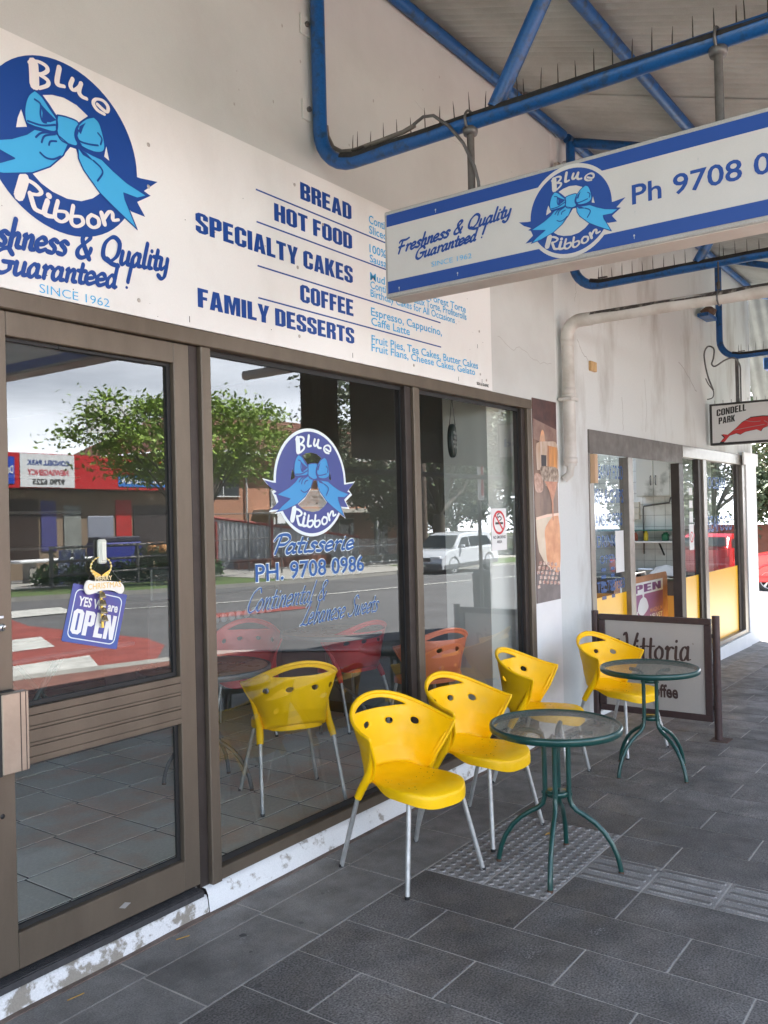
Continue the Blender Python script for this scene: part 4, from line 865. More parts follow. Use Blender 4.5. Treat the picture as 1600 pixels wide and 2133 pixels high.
# drain pipe: elbow on the wall then out to the street
DP=mat('grubby_white_pipe',(.60,.575,.53),.6,col2=(.42,.38,.33),vs=4,bump=.2,bs=30,lo=.45,hi=.7)
dp=thing('drain_pipe','white plastic drain pipe, grimy on top, turning from the wall out to the street','pipe',(6.27,-.08,2.0))
def arc(c,r,a0,a1,n=8): return [(c[0],c[1]+r*math.cos(R(a0+(a1-a0)*k/n)),c[2]+r*math.sin(R(a0+(a1-a0)*k/n))) for k in range(n+1)]
obj('down_pipe',MB().tube([(6.27,-.062,2.0),(6.27,-.062,2.985)],.047,18),DP,dp)
obj('elbow',MB().tube([(6.27,-.062,2.95)]+arc((6.27,-.172,3.0),.11,0,86,9)+[(6.27,-.26,3.107)],.0505,18),DP,dp)
obj('cross_pipe',MB().tube([(6.27,-.2,3.108),(6.27,-1.0,3.112),(6.27,-1.6,3.105),(6.27,-3.3,3.09)],.047,18),DP,dp)
for z,h,r in ((2.55,.05,.054),(2.53,.02,.057),(2.915,.05,.052),(2.02,.045,.053)): obj('pipe_collar',MB().lathe([(r-.008,z),(r,z+.004),(r,z+h),(r-.008,z+h+.004)],(6.27,-.062,0),n=18),DP,dp)
obj('wall_clip',MB().rbox(6.20,-.112,2.50,6.34,-.001,2.525,.004),DP,dp)
obj('outlet_bend',MB().tube([(6.27,-.062,2.01),(6.27,-.055,1.94),(6.26,-.01,1.90)],.03,10),DP,dp)
mb=MB(); V=[]; n=60
for i in range(n+1):
    y=-.15-1.75*i/n; z=3.109
    for a in (50,66,82,98,114,130,146,162):
        w=R(90+(a-90)*(1+.30*noise.noise((y*4,1.3,0)))); V.append((6.27+.0484*math.cos(w),y,z+.0484*math.sin(w)))
mb.add(V,[(8*i+j,8*i+j+1,8*(i+1)+j+1,8*(i+1)+j) for i in range(n) for j in range(7)],0,True)
obj('soot_layer',mb,mat('patchy_soot',(.06,.05,.045),.9,col2=(.3,.27,.23),vs=22,lo=.5,hi=.68,bump=.3),dp)
hr=MB().tube([(6.27,-1.19,3.16),(6.27,-1.19,3.36)],.006,6).tube([(6.27,-1.19,3.17),(6.27,-1.19,3.22)],.013,8)
obj('hanger_strap',hr,SPK,dp); obj('strap_band',MB().tube([(6.27+.052*math.cos(R(a)),-1.19,3.109+.052*math.sin(R(a))) for a in range(0,361,30)],.006,6),GREYM,dp)
# roof and wall pieces past the corner
ea=thing('corner_awning','steep corrugated side of the awning where it turns the street corner','awning',(13,-.8,3.3))
mb=MB(); n=150; V=[]
for i in range(n+1):
    y=.3-3.6*i/n; d=.014*math.sin(i*2*math.pi/6)
    V+=[(12.75+d,y,4.75),(13.9+d,y,3.2)]
mb.add(V,[(2*i,2*i+1,2*i+3,2*i+2) for i in range(n)],0,True); obj('roof_sheet',mb,mat('shade_toned_iron',(.15,.15,.145),.8,var=.3,vs=3),ea)  # iron colour darkened so the sheet's shade is part of the material
for a,b in (((12.6,-.3,4.7),(13.7,-.9,3.1)),((12.7,-.2,3.95),(12.7,-2.2,3.95)),((12.7,-1.2,4.6),(13.4,-1.7,3.2)),((13.1,-.1,3.5),(13.1,-2.2,3.5)),((12.55,-.2,3.35),(12.55,-3.0,3.3)),((12.5,-.15,4.5),(12.5,-2.5,3.8))): obj('frame_tube',MB().tube([a,b],.05,10),BLUE,ea)
obj('fixing_block',MB().rbox(12.5,-.35,3.5,12.7,-.14,3.66,.01),BLUE,ea)
obj('dark_box',MB().rbox(13.1,-.85,2.75,13.5,-.45,3.0,.01),mat('dark_green_box',(.02,.03,.03),.5),ea)
# ================================================================ chairs
def make_chair(name,label,cat,group,plast,legm):
    t=thing(name,label,cat,(0,0,0),group)
    # edge (wing) curve and centre line by height parameter v (0 bottom .. 1 top)
    def lerp(T,v):
        for a,b in zip(T,T[1:]):
            if v<=b[0]: 
                k=(v-a[0])/(b[0]-a[0]); k=k*k*(3-2*k)*.35+k*.65
                return [a[i]+(b[i]-a[i])*k for i in range(1,len(a))]
        return T[-1][1:]
    EDGE=[(0,.178,-.070,.418),(.3,.183,-.035,.475),(.55,.205,-.0,.535),(.8,.238,.022,.60),(1,.262,.040,.655)]
    CEN=[(0,-.150,.420),(.12,-.200,.455),(.35,-.228,.53),(.7,-.243,.66),(1,-.262,.785)]
    NU,NV=96,48
    def P(u,v):
        xe,ye,ze=lerp(EDGE,v); yc,zc=lerp(CEN,v); th=u*math.pi/2; s=abs(u)
        x=xe*math.copysign(abs(math.sin(th))**.92,u); y=yc+(ye-yc)*(1-abs(math.cos(th))**.8)
        w=s**1.5 if s<.999 else 1
        w=3*s*s-2*s**3 if v>.5 else s**1.4
        w=(lambda q:q*q*(3-2*q))(s)*.45+s**1.7*.55
        return Vector((x,y,zc+(ze-zc)*w))
    # holes in (u,v): handle slot and five ovals
    ov=[(-.56,.745),(-.19,.665),(.19,.665),(.56,.745)]
    def hole(u,v):
        r=1e9; r=min([math.hypot((u-a)/.060,(v-b)/.047) for a,b in ov])
        if abs(u)<.42:
            q=1-(u/.42)**2; lo=.905-.078*q; hi=.905+.022*q
            m=(lo+hi)/2; h=max((hi-lo)/2,1e-4); r=min(r,abs(v-m)/h)
        return r
    G=[[P(-1+2*i/NU,j/NV) for i in range(NU+1)] for j in range(NV+1)]
    prm={}
    keep=[]
    for j in range(NV):
        for i in range(NU):
            if hole(-1+2*(i+.5)/NU,(j+.5)/NV)>1: keep.append((i,j))
    ks=set(keep)
    def snap(i,j):
        adj=[(a,b) in ks for a in (i-1,i) for b in (j-1,j) if 0<=a<NU and 0<=b<NV]
        if all(adj) or not any(adj): return G[j][i]
        u,v=-1+2*i/NU,j/NV
        for a,b in ov:
            r=math.hypot((u-a)/.060,(v-b)/.047)
            if r<1.9: return P(a+(u-a)/r,b+(v-b)/r) if r>.2 else G[j][i]
        if abs(u)<.44:
            uu=max(-.42,min(.42,u)); q=1-(uu/.42)**2; lo=.905-.078*q; hi=.905+.022*q
            return P(uu,lo if abs(v-lo)<abs(v-hi) else hi)
        return G[j][i]
    idx={};V=[];Fc=[]
    def vid(i,j):
        if (i,j) not in idx: idx[(i,j)]=len(V); V.append(snap(i,j))
        return idx[(i,j)]
    for i,j in keep: Fc.append((vid(i,j),vid(i+1,j),vid(i+1,j+1),vid(i,j+1)))
    mb=MB(); mb.add(V,Fc,0,True)
    me=mb.mesh('backrest',plast); o=obj('backrest',me,None,t)
    so=o.modifiers.new('thick','SOLIDIFY'); so.thickness=.006; so.offset=0
    dg=bpy.context.evaluated_depsgraph_get(); me2=bpy.data.meshes.new_from_object(o.evaluated_get(dg)); o.modifiers.clear(); o.data=me2
    for p in me2.polygons: p.use_smooth=True
    # rolled rim
    rim=[P(-1,v/20) for v in range(2,21)]+[P(-1+2*i/60,1) for i in range(1,60)]+[P(1,v/20) for v in range(20,1,-1)]
    rr=[.007+.003*(1-abs(2*k/(len(rim)-1)-1)) for k in range(len(rim))]
    obj('rim',MB().tube(rim,rr,8),plast,t)
    # leg sleeves down the wings
    for s in (-1,1):
        S=[(s*.232,.008,.60),(s*.213,-.015,.55),(s*.200,-.045,.49),(s*.197,-.08,.43),(s*.203,-.108,.385),(s*.209,-.128,.345)]
        obj('leg_sleeve',MB().tube(S,[.008,.012,.017,.0205,.0205,.0185],12),plast,t)
    # seat: rounded plan, dished, with a deep rolled apron
    def plan(a):
        c,s=math.cos(a),math.sin(a)
        hx=.190; y0,y1=-.185,.262
        n=3.2 if s>0 else 2.4
        cy=.03; hy=(y1-cy) if s>0 else (cy-y0)
        r=(abs(c)**n+abs(s)**n)**(-1/n)
        x=hx*r*c; y=cy+hy*r*s
        waist=.018*math.exp(-((y+.05)/.07)**2); x-=math.copysign(waist,x)*min(1,abs(x)/.1)
        if y>.1: x*=1-.06*((y-.1)/.16)**2
        return x,y
    n=56; V=[];ring=[]
    rings=[(0,0),(.25,0),(.5,0),(.72,0),(.88,0),(.96,0),(.988,-.0015),(1.0,-.006),(1.005,-.013),(1.009,-.027),(1.008,-.043)]
    for q,(k,dz) in enumerate(rings):
        for i in range(n):
            a=2*math.pi*i/n; x,y=plan(a); X,Y=x*k,.03+(y-.03)*k
            z=.432-.014*math.exp(-((X/.13)**2+((Y)/.14)**2))+.012*max(0,(-.06-Y)/.12)**2*2-.022*max(0,(Y-.17)/.09)**2
            if k>=.98:
                side=max(0,1-abs((y-.02)/.12)); 
                z+=dz*(1-.75*max(0,1-abs(y+.06)/.13)) if y<.12 else dz*(1+.25*min(1,(y-.12)/.1))
            V.append((X,Y,z))
    mb=MB(); mb.add(V,[(q*n+i,q*n+(i+1)%n,(q+1)*n+(i+1)%n,(q+1)*n+i) for q in range(len(rings)-1) for i in range(n)],0,True)
    # underside
    m=len(rings)-1; b=[V[m*n+i] for i in range(n)]
    mb.add(b+[(p[0]*.96,.03+(p[1]-.03)*.96,p[2]+.004) for p in b]+[(p[0]*.93,.03+(p[1]-.03)*.93,.416) for p in b]+[(0,.03,.410)],[(i,(i+1)%n,n+(i+1)%n,n+i) for i in range(n)]+[(n+i,n+(i+1)%n,2*n+(i+1)%n,2*n+i) for i in range(n)]+[(2*n+i,2*n+(i+1)%n,3*n) for i in range(n)],0,True)
    obj('seat',mb,plast,t)
    mb=MB()
    for k in range(22):
        x,y=random.uniform(-.13,.13),random.uniform(-.07,.17); s=random.uniform(.0006,.0032); z=.4325-.014*math.exp(-((x/.13)**2+(y/.14)**2))-.022*max(0,(y-.17)/.09)**2
        mb.lathe([(0,z+.0006),(s,z+.0004),(s,z-.002)],(x,y,0),n=6)
    obj('scuff_marks',mb,mat('dark_scuff',(.06,.04,.01),.7),t,kind='stuff')
    for s in (-1,1):
        for top,bot in (((s*.150,.17,.415),(s*.231,.238,.004)),((s*.207,-.122,.37),(s*.233,-.238,.004))):
            lg=obj('leg',MB().tube([top,((top[0]+bot[0])/2,(top[1]+bot[1])/2,(top[2]+bot[2])/2),bot],.0112,12),legm,t)
            obj('foot_cap',MB().tube([(bot[0],bot[1],.014),(bot[0]+s*.001,bot[1],.0)],[.0125,.0115],10),RUB,lg)
    return t
KIDS=None
def heading(f): return math.atan2(-f[0],f[1])      # rotation that turns local +Y to direction f
ch=make_chair('yellow_chair','yellow plastic chair nearest the camera, its back to the shop window','chair','yellow chairs outside',YEL,ALU)
ch.location=(3.36,-.49,0); ch.rotation_euler=(0,0,heading((-.125,-.46)))
def place(src,label,x,y,f,z=0.,group=None):
    c=copy_tree(src); c['label']=label; c.location=(x,y,z); c.rotation_euler=(0,0,heading(f))
    if group: c['group']=group
    return c
place(ch,'yellow plastic chair tucked between the nearest chair and the nearer green table',3.99,-.50,(-.045,-.47))
place(ch,'yellow plastic chair behind the nearer table, against the white wall by the poster',4.965,-.39,(.07,-.47))
place(ch,'yellow plastic chair beside the farther table in front of the cafe barrier',5.93,-.52,(-.125,-.46),-.018)
ci=place(ch,'yellow chair seen through the window with its curved back to the glass',3.615,.485,(.26,.44),.1,'chairs inside the bakery')
ORG=mat('salmon_plastic',(.75,.20,.09),.4); REDP=mat('red_plastic',(.55,.03,.03),.4)
co=make_chair('orange_chair','salmon orange plastic chair just inside the second window','chair','chairs inside the bakery',ORG,ALU)
co.location=(5.07,.50,.1); co.rotation_euler=(0,0,heading((.20,.47)))
cr=make_chair('red_chair','red plastic chair farther back behind the phone number on the window','chair','chairs inside the bakery',REDP,ALU)
cr.location=(4.6,1.8,.1); cr.rotation_euler=(0,0,heading((-.5,-.4)))
place(cr,'red plastic chair behind the salmon orange chair in the second window',5.15,1.25,(.1,.5),.1)
# ================================================================ tables
RIP=glassmat('rippled_table_glass',1.75,(.62,.60,.54),.10,rough=.04,bump=1.,bs=95)
def make_table(name,label,ztop,rot,group,top=None,rad=.300):
    t=thing(name,label,'table',(0,0,0),group)
    tg=obj('table_top',MB().lathe([(0,ztop),(rad-.012,ztop)],n=56,sm=False).lathe([(rad-.012,ztop-.006),(0,ztop-.006)],n=56,sm=False) if top is None else MB().lathe([(0,ztop),(rad-.01,ztop),(rad-.004,ztop-.004),(rad-.01,ztop-.02),(0,ztop-.02)],n=56),[top or RIP],t)
    if top is None:
        tg.data.materials.append(clearmat())
        for p in tg.data.polygons:
            if p.index>=56: p.material_index=1
    gm=GREEN if top is None else GREYM
    obj('rim_band',MB().lathe([(rad-.014,ztop-.008),(rad-.014,ztop+.001),(rad-.006,ztop+.005),(rad+.003,ztop+.002),(rad+.006,ztop-.006),(rad+.004,ztop-.026),(rad-.002,ztop-.030),(rad-.006,ztop-.026),(rad-.006,ztop-.01)],n=64),gm,t)
    for k in range(4):
        a=rot+k*math.pi/2; c,s=math.cos(a),math.sin(a)
        prof=[(.17,ztop-.033),(.10,ztop-.035),(.065,ztop-.05),(.056,ztop-.09),(.055,.50),(.055,.36),(.057,.325),(.066,.295),(.088,.272),(.125,.252),(.17,.222),(.21,.182),(.245,.13),(.268,.075),(.280,.02),(.281,.004)]
        lg=obj('leg',MB().tube([(r*c,r*s,z) for r,z in prof],.0118,12),gm,t)
        obj('foot_tip',MB().tube([(.281*c,.281*s,.012),(.281*c,.281*s,0)],.0128,10),mat('rusty_foot',(.12,.06,.035),.8,var=.4,vs=60),lg)
        obj('bolt',MB().lathe([(0,.071),(.006,.070),(.007,.064)],(0,0,0),n=8,ax='x') if False else MB().tube([(.064*c,.064*s,.345),(.0705*c,.0705*s,.345)],.0075,8).tube([(.064*c,.064*s,ztop-.085),(.0705*c,.0705*s,ztop-.085)],.0075,8),gm,lg)
    for z,hh in ((.335,.022),(ztop-.095,.02)):
        obj('collar_ring',MB().lathe([(.014,z+hh),(.050,z+hh),(.0525,z+hh-.002),(.0525,z),(.046,z),(.046,z+hh-.004),(.014,z+hh-.004)],n=28),gm,t)
    return t
t1=make_table('green_table','nearer round green metal table with rippled glass top and splayed legs',.665,R(17),'round green tables outside')
t1.location=(3.735,-1.06,0)
t2=make_table('green_table','farther round green table with rippled glass top in front of the cafe barrier',.665,R(64),'round green tables outside')
t2.location=(5.445,-.92,-.012)
BRT=mat('brown_table_top',(.40,.21,.13),.3,var=.1,vs=4)
t3=make_table('brown_table','round brown topped table inside behind the left of the window','.',R(20),'tables inside the bakery',BRT) if False else make_table('brown_table','round brown topped table inside the left edge of the window',.70,R(20),'tables inside the bakery',BRT,.38)
t3.location=(3.48,1.02,.1)
t4=copy_tree(t3); t4.location=(5.05,1.35,.1); t4['label']='round brown topped table between the red and orange chairs inside'
t5=thing('green_bench','long grey-green table with slanted tube legs inside the bakery','table',(4.3,1.1,.1),'tables inside the bakery')
obj('table_top',MB().rbox(2.9,2.3,.77,4.0,3.0,.80,.008),mat('grey_green_top',(.06,.12,.12),.4),t5)
for a,b in (((3.0,2.4,.1),(3.45,2.4,.78)),((3.45,2.4,.1),(3.0,2.4,.78)),((3.35,2.9,.1),(3.9,2.9,.78)),((3.9,2.9,.1),(3.35,2.9,.78))): obj('leg',MB().tube([a,b],.018,8),GREEN,t5)
# counter with lids at the back of the bakery
bc=thing('bakery_counter','dark bakery counter inside with a row of round white lids','counter',(4.9,2.6,.1))
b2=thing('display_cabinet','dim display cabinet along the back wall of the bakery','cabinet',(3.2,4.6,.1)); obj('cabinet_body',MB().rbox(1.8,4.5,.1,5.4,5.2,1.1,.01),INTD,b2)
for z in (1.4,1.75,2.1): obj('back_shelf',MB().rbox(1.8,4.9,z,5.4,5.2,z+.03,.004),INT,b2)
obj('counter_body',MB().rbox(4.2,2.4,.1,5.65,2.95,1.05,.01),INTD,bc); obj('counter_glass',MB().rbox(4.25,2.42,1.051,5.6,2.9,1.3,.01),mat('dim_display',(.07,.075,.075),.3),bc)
for k in range(12):
    tag(obj('round_lid',MB().lathe([(0,2.37),(.034,2.375),(.038,2.39),(0,2.395)],(4.5+.088*k,0,.84+.004*k),n=16,ax='y'),mat('lid_white',(.5,.52,.5),.4)),'round white lid in the row along the bakery counter','lid','round lids on the bakery counter')
# ================================================================ barrier
ba=thing('cafe_barrier','brown framed cafe barrier with pale panel and brown script lettering','barrier',(6.53,-.6,-.03))
BRN=mat('brown_powder_coat',(.05,.026,.024),.45,var=.15,vs=15,coat=.1)
for y,z0 in ((-1.045,-.035),(-.125,-.035)):
    obj('post',MB().tube([(6.52,y,z0),(6.52,y,.868)],.0275,14),BRN,ba)
    obj('foot_plate',MB().rbox(6.44,y-.08 if y<-.5 else y-.05,z0,6.60,y+.05,z0+.008,.002),mat('rusty_plate',(.10,.06,.045),.8,var=.4,vs=30),ba)
for a in ((-1.012,.80,-.158,.845),(-1.012,.095,-.158,.142)): obj('frame_rail',MB().rbox(6.502,a[0],a[1],6.538,a[2],a[3],.004),BRN,ba)
for a in ((-1.012,.1425,-.962,.7995),(-.208,.1425,-.158,.7995)): obj('frame_stile',MB().rbox(6.502,a[0],a[1],6.538,a[2],a[3],.004),BRN,ba)
for y in (-1.03,-.142):
    for z in (.72,.2): obj('bracket',MB().rbox(6.512,y-.016,z-.015,6.528,y+.016,z+.015,.002),BRN,ba)
obj('panel',MB().box(6.514,-.961,.143,6.526,-.209,.799),mat('silver_beige_panel',(.42,.385,.345),.45,var=.06,vs=3,fine=.03),ba)
BFm=Frame((6.5138,0,0),(0,-1,0),(0,0,1),(-1,0,0))
BI=mat('brown_ink',(.055,.028,.024),.5)
obj('name_lettering',script('Vittoria',BFm,.345,.862,.505,.195,.001,w=.115,shear=.12,rot=R(3),nib=R(20),thin=.35),BI,ba,label='brown script lettering reading Vittoria')
obj('coffee_lettering',text('coffee',BFm,.535,.762,.242,.335,.001,.03),BI,ba)
obj('emblem',MB().add([BFm.at(.262,.612,.001),BFm.at(.325,.612,.001),BFm.at(.325,.66,.001),BFm.at(.262,.66,.001)],[(0,1,2,3)]),BI,ba)
obj('registered_mark',fill([circ(.88,.655,.006,.006,12),circ(.88,.655,.0045,.0045,12)],BFm,.001),BI,ba)
# ================================================================ window decals and hangings
GF=Frame((0,.0478,0),(1,0,0),(0,0,1),(0,-1,0))
wp=[o for o in bpy.data.objects if o.name=='window_pane'][0]
DW=mat('decal_white',(.70,.78,.78),.45); 
def decalmat(nm,col,a):
    m=mat(nm,col,.4); p=m.node_tree.nodes['Principled BSDF']; p.inputs['Alpha'].default_value=a; p.inputs['Specular IOR Level'].default_value=1.0; return m
DN=decalmat('decal_navy',(.001,.02,.23),.93); DB=decalmat('decal_light_blue',(.0,.27,.62),.9)
dc=thing('logo_decal','round blue ribbon logo sticker on the big window','window sticker',(3.335,.047,1.83))
logo(dc,Frame((3.335,.0476,1.828),(1,0,0),(0,0,1),(0,-1,0)),.262,DW,border=True,d=.0006,mats=(DN,DB,DW))
wl=thing('window_lettering','blue white-edged lettering with shop name and phone number on the big window','window sticker',(3.35,.047,1.3))
def edged(nm,fn,lab):
    obj(nm+'_edge',fn(.0004,1),DW,wl); obj(nm,fn(.0036,0),mat('decal_blue_ink',(.006,.085,.30),.4),wl,label=lab)
edged('name_lettering',lambda d,e:script('Patisserie',GF,3.02,3.655,1.482,.088,d,w=.32 if e else .21,shear=.5,rot=R(0),thin=.5 if e else .4),'blue script reading Patisserie')
edged('phone_lettering',lambda d,e:text('PH. 9708 0986',GF,2.918,3.750,1.359,1.440,d,.045 if e else .012),'blue lettering reading PH. 9708 0986')
edged('script_lettering',lambda d,e:script('Continental &',GF,2.845,3.42,1.222,.105,d,w=.13 if e else .085,shear=.55,rot=R(1),thin=.55 if e else .4),'thin blue script reading Continental &')
edged('script_lettering',lambda d,e:script('Lebanese Sweets',GF,3.215,3.86,1.122,.105,d,w=.13 if e else .085,shear=.5,rot=R(.5),thin=.55 if e else .4),'thin blue script reading Lebanese Sweets')
# no smoking notice
ns=thing('no_smoking_sign','small white no smoking notice stuck on the second window','sign',(5.29,.047,1.4))
obj('sheet',MB().box(5.187,.0455,1.398,5.400,.0475,1.684),ST_,ns)
NF=Frame((0,.0453,0),(1,0,0),(0,0,1),(0,-1,0))
obj('red_ring',fill([circ(5.293,1.588,.088,.082),circ(5.293,1.588,.072,.066)],NF,.0006),MATS['sign_red'],ns)
obj('cigarette_print',MB().add([NF.at(5.24,1.575,.0004),NF.at(5.35,1.575,.0004),NF.at(5.35,1.59,.0004),NF.at(5.24,1.59,.0004)],[(0,1,2,3)]),BK,ns)
mb=MB(); stroke(mb,[(5.30,1.60),(5.33,1.615),(5.30,1.63),(5.28,1.62),(5.27,1.64),(5.30,1.65)],.008,NF,.0005); obj('smoke_print',mb,BK,ns)
mb=MB(); stroke(mb,[(5.243,1.635),(5.343,1.54)],.014,NF,.0009); obj('red_bar',mb,MATS['sign_red'],ns)
obj('notice_lettering',text('NO SMOKING',NF,5.205,5.382,1.478,1.498,.0005,.02),BK,ns); obj('notice_lettering',text('AREA',NF,5.255,5.33,1.447,1.466,.0005,.02),BK,ns)
# hanging oval sign
os_=thing('oval_sign','black oval sign hanging by a chain in the top of the second window','sign',(4.91,.2,2.02))
d=obj('oval_board',MB().lathe([(0,-.016),(.5,-.016),(.53,-.01),(.53,.01),(.5,.016),(0,.016)],(0,0,0),n=32,ax='y'),mat('dark_green_board',(.008,.02,.018),.4),os_,local=True)
d.scale=(.15,1,.21); d.location=(0,-.03,.115); d.rotation_euler=(0,0,R(18))
OF=Frame((4.91,.148,2.135),(math.cos(R(18)),math.sin(R(18)),0),(0,0,1),(math.sin(R(18)),-math.cos(R(18)),0))
for k,(s,w) in enumerate((('OPENING',.05),('HOURS',.04),('MON-FRI',.055),('SAT SUN',.05))): obj('hours_lettering',text(s,OF,-w,w,.04-.03*k,.058-.03*k,.0012,.01),mat('chalk_white',(.5,.52,.5),.6),os_)
obj('chain',MB().tube([(4.88,.17,2.24),(4.915,.17,2.43),(4.95,.17,2.24)],.003,5),GREYM,os_)
# door hangings
yo=thing('open_sign','blue card hanging askew inside the door glass reading YES We are OPEN','sign',(2.04,.035,1.29))
YF=Frame((2.042,.0385,1.292),(math.cos(R(-15)),0,math.sin(R(-15))),(-math.sin(R(-15)),0,math.cos(R(-15))),(0,-1,0))
def yr(c,d): return fill(c,YF,d)
obj('card',yr([rrect(-.125,-.108,.125,.108,.006)],0),mat('card_blue',(.035,.11,.36),.4,col2=(.10,.07,.28),vs=4),yo)
obj('card_border',yr([rrect(-.108,-.093,.108,.093,.024),rrect(-.104,-.089,.104,.089,.021)],.0005),DW,yo)
obj('open_lettering',block('OPEN',YF,-.098,.097,-.075,.018,.0007),ST_,yo,label='fat white lettering reading OPEN')
obj('yes_lettering',text('YES We are',YF,-.088,.094,.032,.066,.0007,.03),ST_,yo,label='white lettering reading YES We are')
sk=thing('suction_hook','white plastic suction hook on the door glass','hook',(2.07,.03,1.54))
obj('hook_body',MB().rbox(2.052,.018,1.494,2.088,.039,1.588,.006),mat('ivory_plastic',(.7,.7,.6),.35),sk); obj('hook_lever',MB().rbox(2.058,.012,1.505,2.080,.0175,1.58,.003),MATS['ivory_plastic'],sk)
mo=thing('christmas_ornament','gold bell ornament reading MERRY CHRISTMAS hanging from the hook','ornament',(2.07,.025,1.4))
GOLD=mat('gold_plastic',(.75,.52,.12),.3,.6)
rg=obj('bead_ring',MB().tube([(2.063+.046*math.cos(R(a)),.026,1.482+.038*math.sin(R(a))) for a in range(0,361,15)],.0025,6),GOLD,mo)
for k in range(18):
    a=2*math.pi*k/18; obj('bead',MB().lathe([(0,-.0048),(.0045,-.002),(.0045,.002),(0,.0048)],(2.063+.046*math.cos(a),.026,1.482+.038*math.sin(a)),n=8),mat('pale_gold_bead',(.85,.72,.35),.3,.3),rg)
XF=Frame((0,.022,0),(1,0,0),(0,0,1),(0,-1,0))
pl=[tuple(p) for p in catmull([(1.985,1.41),(2.0,1.435),(2.03,1.43),(2.10,1.425),(2.15,1.415),(2.165,1.39),(2.15,1.372),(2.11,1.388),(2.06,1.392),(2.02,1.383),(1.995,1.385)],4,True)]
g=fill([pl],XF,0); mb=MB(); mb.add(g.v,g.f); g=fill([pl],Frame((0,.027,0),(1,0,0),(0,0,1),(0,1,0)),0); mb.add(g.v,g.f)
obj('word_plate',mb,mat('glitter_white',(.8,.78,.7),.4),mo)
obj('merry_lettering',text('MERRY',XF,2.032,2.11,1.43,1.447,.0008,.02),mat('pale_gold_letter',(.7,.6,.35),.3,.3),mo); obj('christmas_lettering',text('CHRISTMAS',XF,2.0,2.15,1.40,1.422,.0012,.0),GOLD,mo)
obj('gold_bow',MB().add([(2.063,.024,1.45),(2.02,.022,1.475),(2.035,.024,1.44),(2.105,.022,1.472),(2.09,.024,1.44)],[(0,2,1),(0,3,4)]).tube([(2.06,.026,1.39),(2.065,.026,1.25)],.006,6),GOLD,mo)
for z in (1.375,1.345,1.315,1.285): obj('bell',MB().lathe([(0,.014),(.009,.010),(.014,-.006),(.016,-.010),(0,-.009)],(2.062+(z*97%1-.5)*.03,.016,z),n=14),mat('brass_bell',(.42,.34,.2),.25,.8),mo)
obj('string',MB().tube([(2.0,.024,1.435),(2.065,.026,1.52),(2.15,.024,1.42)],.0008,4),GREYM,mo)
# small litter
tag(obj('fallen_leaf',MB().add([(4.05,-.84,.007),(4.08,-.86,.010),(4.12,-.86,.007),(4.08,-.84,.012)],[(0,1,2,3)]),mat('dry_leaf',(.35,.2,.04),.7)),'dry yellow leaf lying on the domed paving','leaf')
mb=MB(); random.seed(3)
for k in range(90):
    x,y=random.uniform(1.7,6.5),random.uniform(-2.2,-.05); s=random.uniform(.002,.006); z=gz(x)+.0012
    n=5; mb.add([(x+s*math.cos(a)*random.uniform(.5,1.2),y+s*math.sin(a)*random.uniform(.5,1.2),z) for a in [2*math.pi*q/n for q in range(n)]],[tuple(range(n))])
for cx,cy,m in ((2.86,-.40,50),(2.95,-1.3,60),(3.25,-1.45,30),(2.45,-.33,40),(2.95,-.32,30)):
    for k in range(m):
        x,y=random.gauss(cx,.025),random.gauss(cy,.018); s=random.uniform(.001,.004); z=gz(x)+.0012
        mb.add([(x+s*math.cos(a)*random.uniform(.4,1.6),y+s*math.sin(a)*random.uniform(.4,1.6),z) for a in [2*math.pi*q/5 for q in range(5)]],[(0,1,2,3,4)])
obj('paving_scuffs',mb,mat('chalky_scuff',(.30,.29,.28),.9),kind='stuff')
tag(obj('twig',MB().tube([(2.28,-.10,.005),(2.33,-.12,.006)],.0025,5),MATS['dry_leaf']),'small orange twig at the foot of the step','twig','dry twigs on the paving')
tag(obj('twig',MB().tube([(1.78,-.12,.005),(1.84,-.13,.006)],.0022,5),MATS['dry_leaf']),'pale twig in the bottom left corner of the paving','twig','dry twigs on the paving')

random.seed(12)
mb=MB()
for k in range(70):
    x,y=random.uniform(1.7,9),random.uniform(-2.9,-.1); s=random.uniform(.006,.017); z=gz(x)+.0016
    mb.add([(x+s*math.cos(a)*random.uniform(.8,1.15),y+s*math.sin(a)*random.uniform(.8,1.15),z) for a in [2*math.pi*q/9 for q in range(9)]],[tuple(range(9))])
obj('gum_spots',mb,mat('trodden_gum',(.045,.042,.04),.8,col2=(.2,.19,.18),vs=2.),kind='stuff')
mb=MB(); WC=Frame((0,-.0006,0),(1,0,0),(0,0,1),(0,-1,0))
for P,w in (([(5.25,2.86),(5.45,2.80),(5.6,2.82),(5.85,2.76),(6.1,2.78)],.003),([(4.3,4.1),(4.6,4.02),(4.9,4.03)],.0015)):
    Q=[(a+random.uniform(-.012,.012),b+random.uniform(-.012,.012)) for a,b in [tuple(q) for q in catmull(P,5)]]
    stroke(mb,Q,w,WC,0,n=1)
for k in range(26):
    x,z=random.uniform(1.2,6.1),random.uniform(3.45,4.5); s=random.uniform(.002,.006); mb.add([WC.at(x+s*math.cos(a),z+s*math.sin(a)*random.uniform(.6,2.2)) for a in [2*math.pi*q/7 for q in range(7)]],[tuple(range(7))])
obj('wall_cracks',mb,mat('crack_grey',(.38,.37,.34),.95),bak,kind='stuff',local=False)
mb=MB(); WC=Frame((0,.0114,0),(1,0,0),(0,0,1),(0,-1,0))
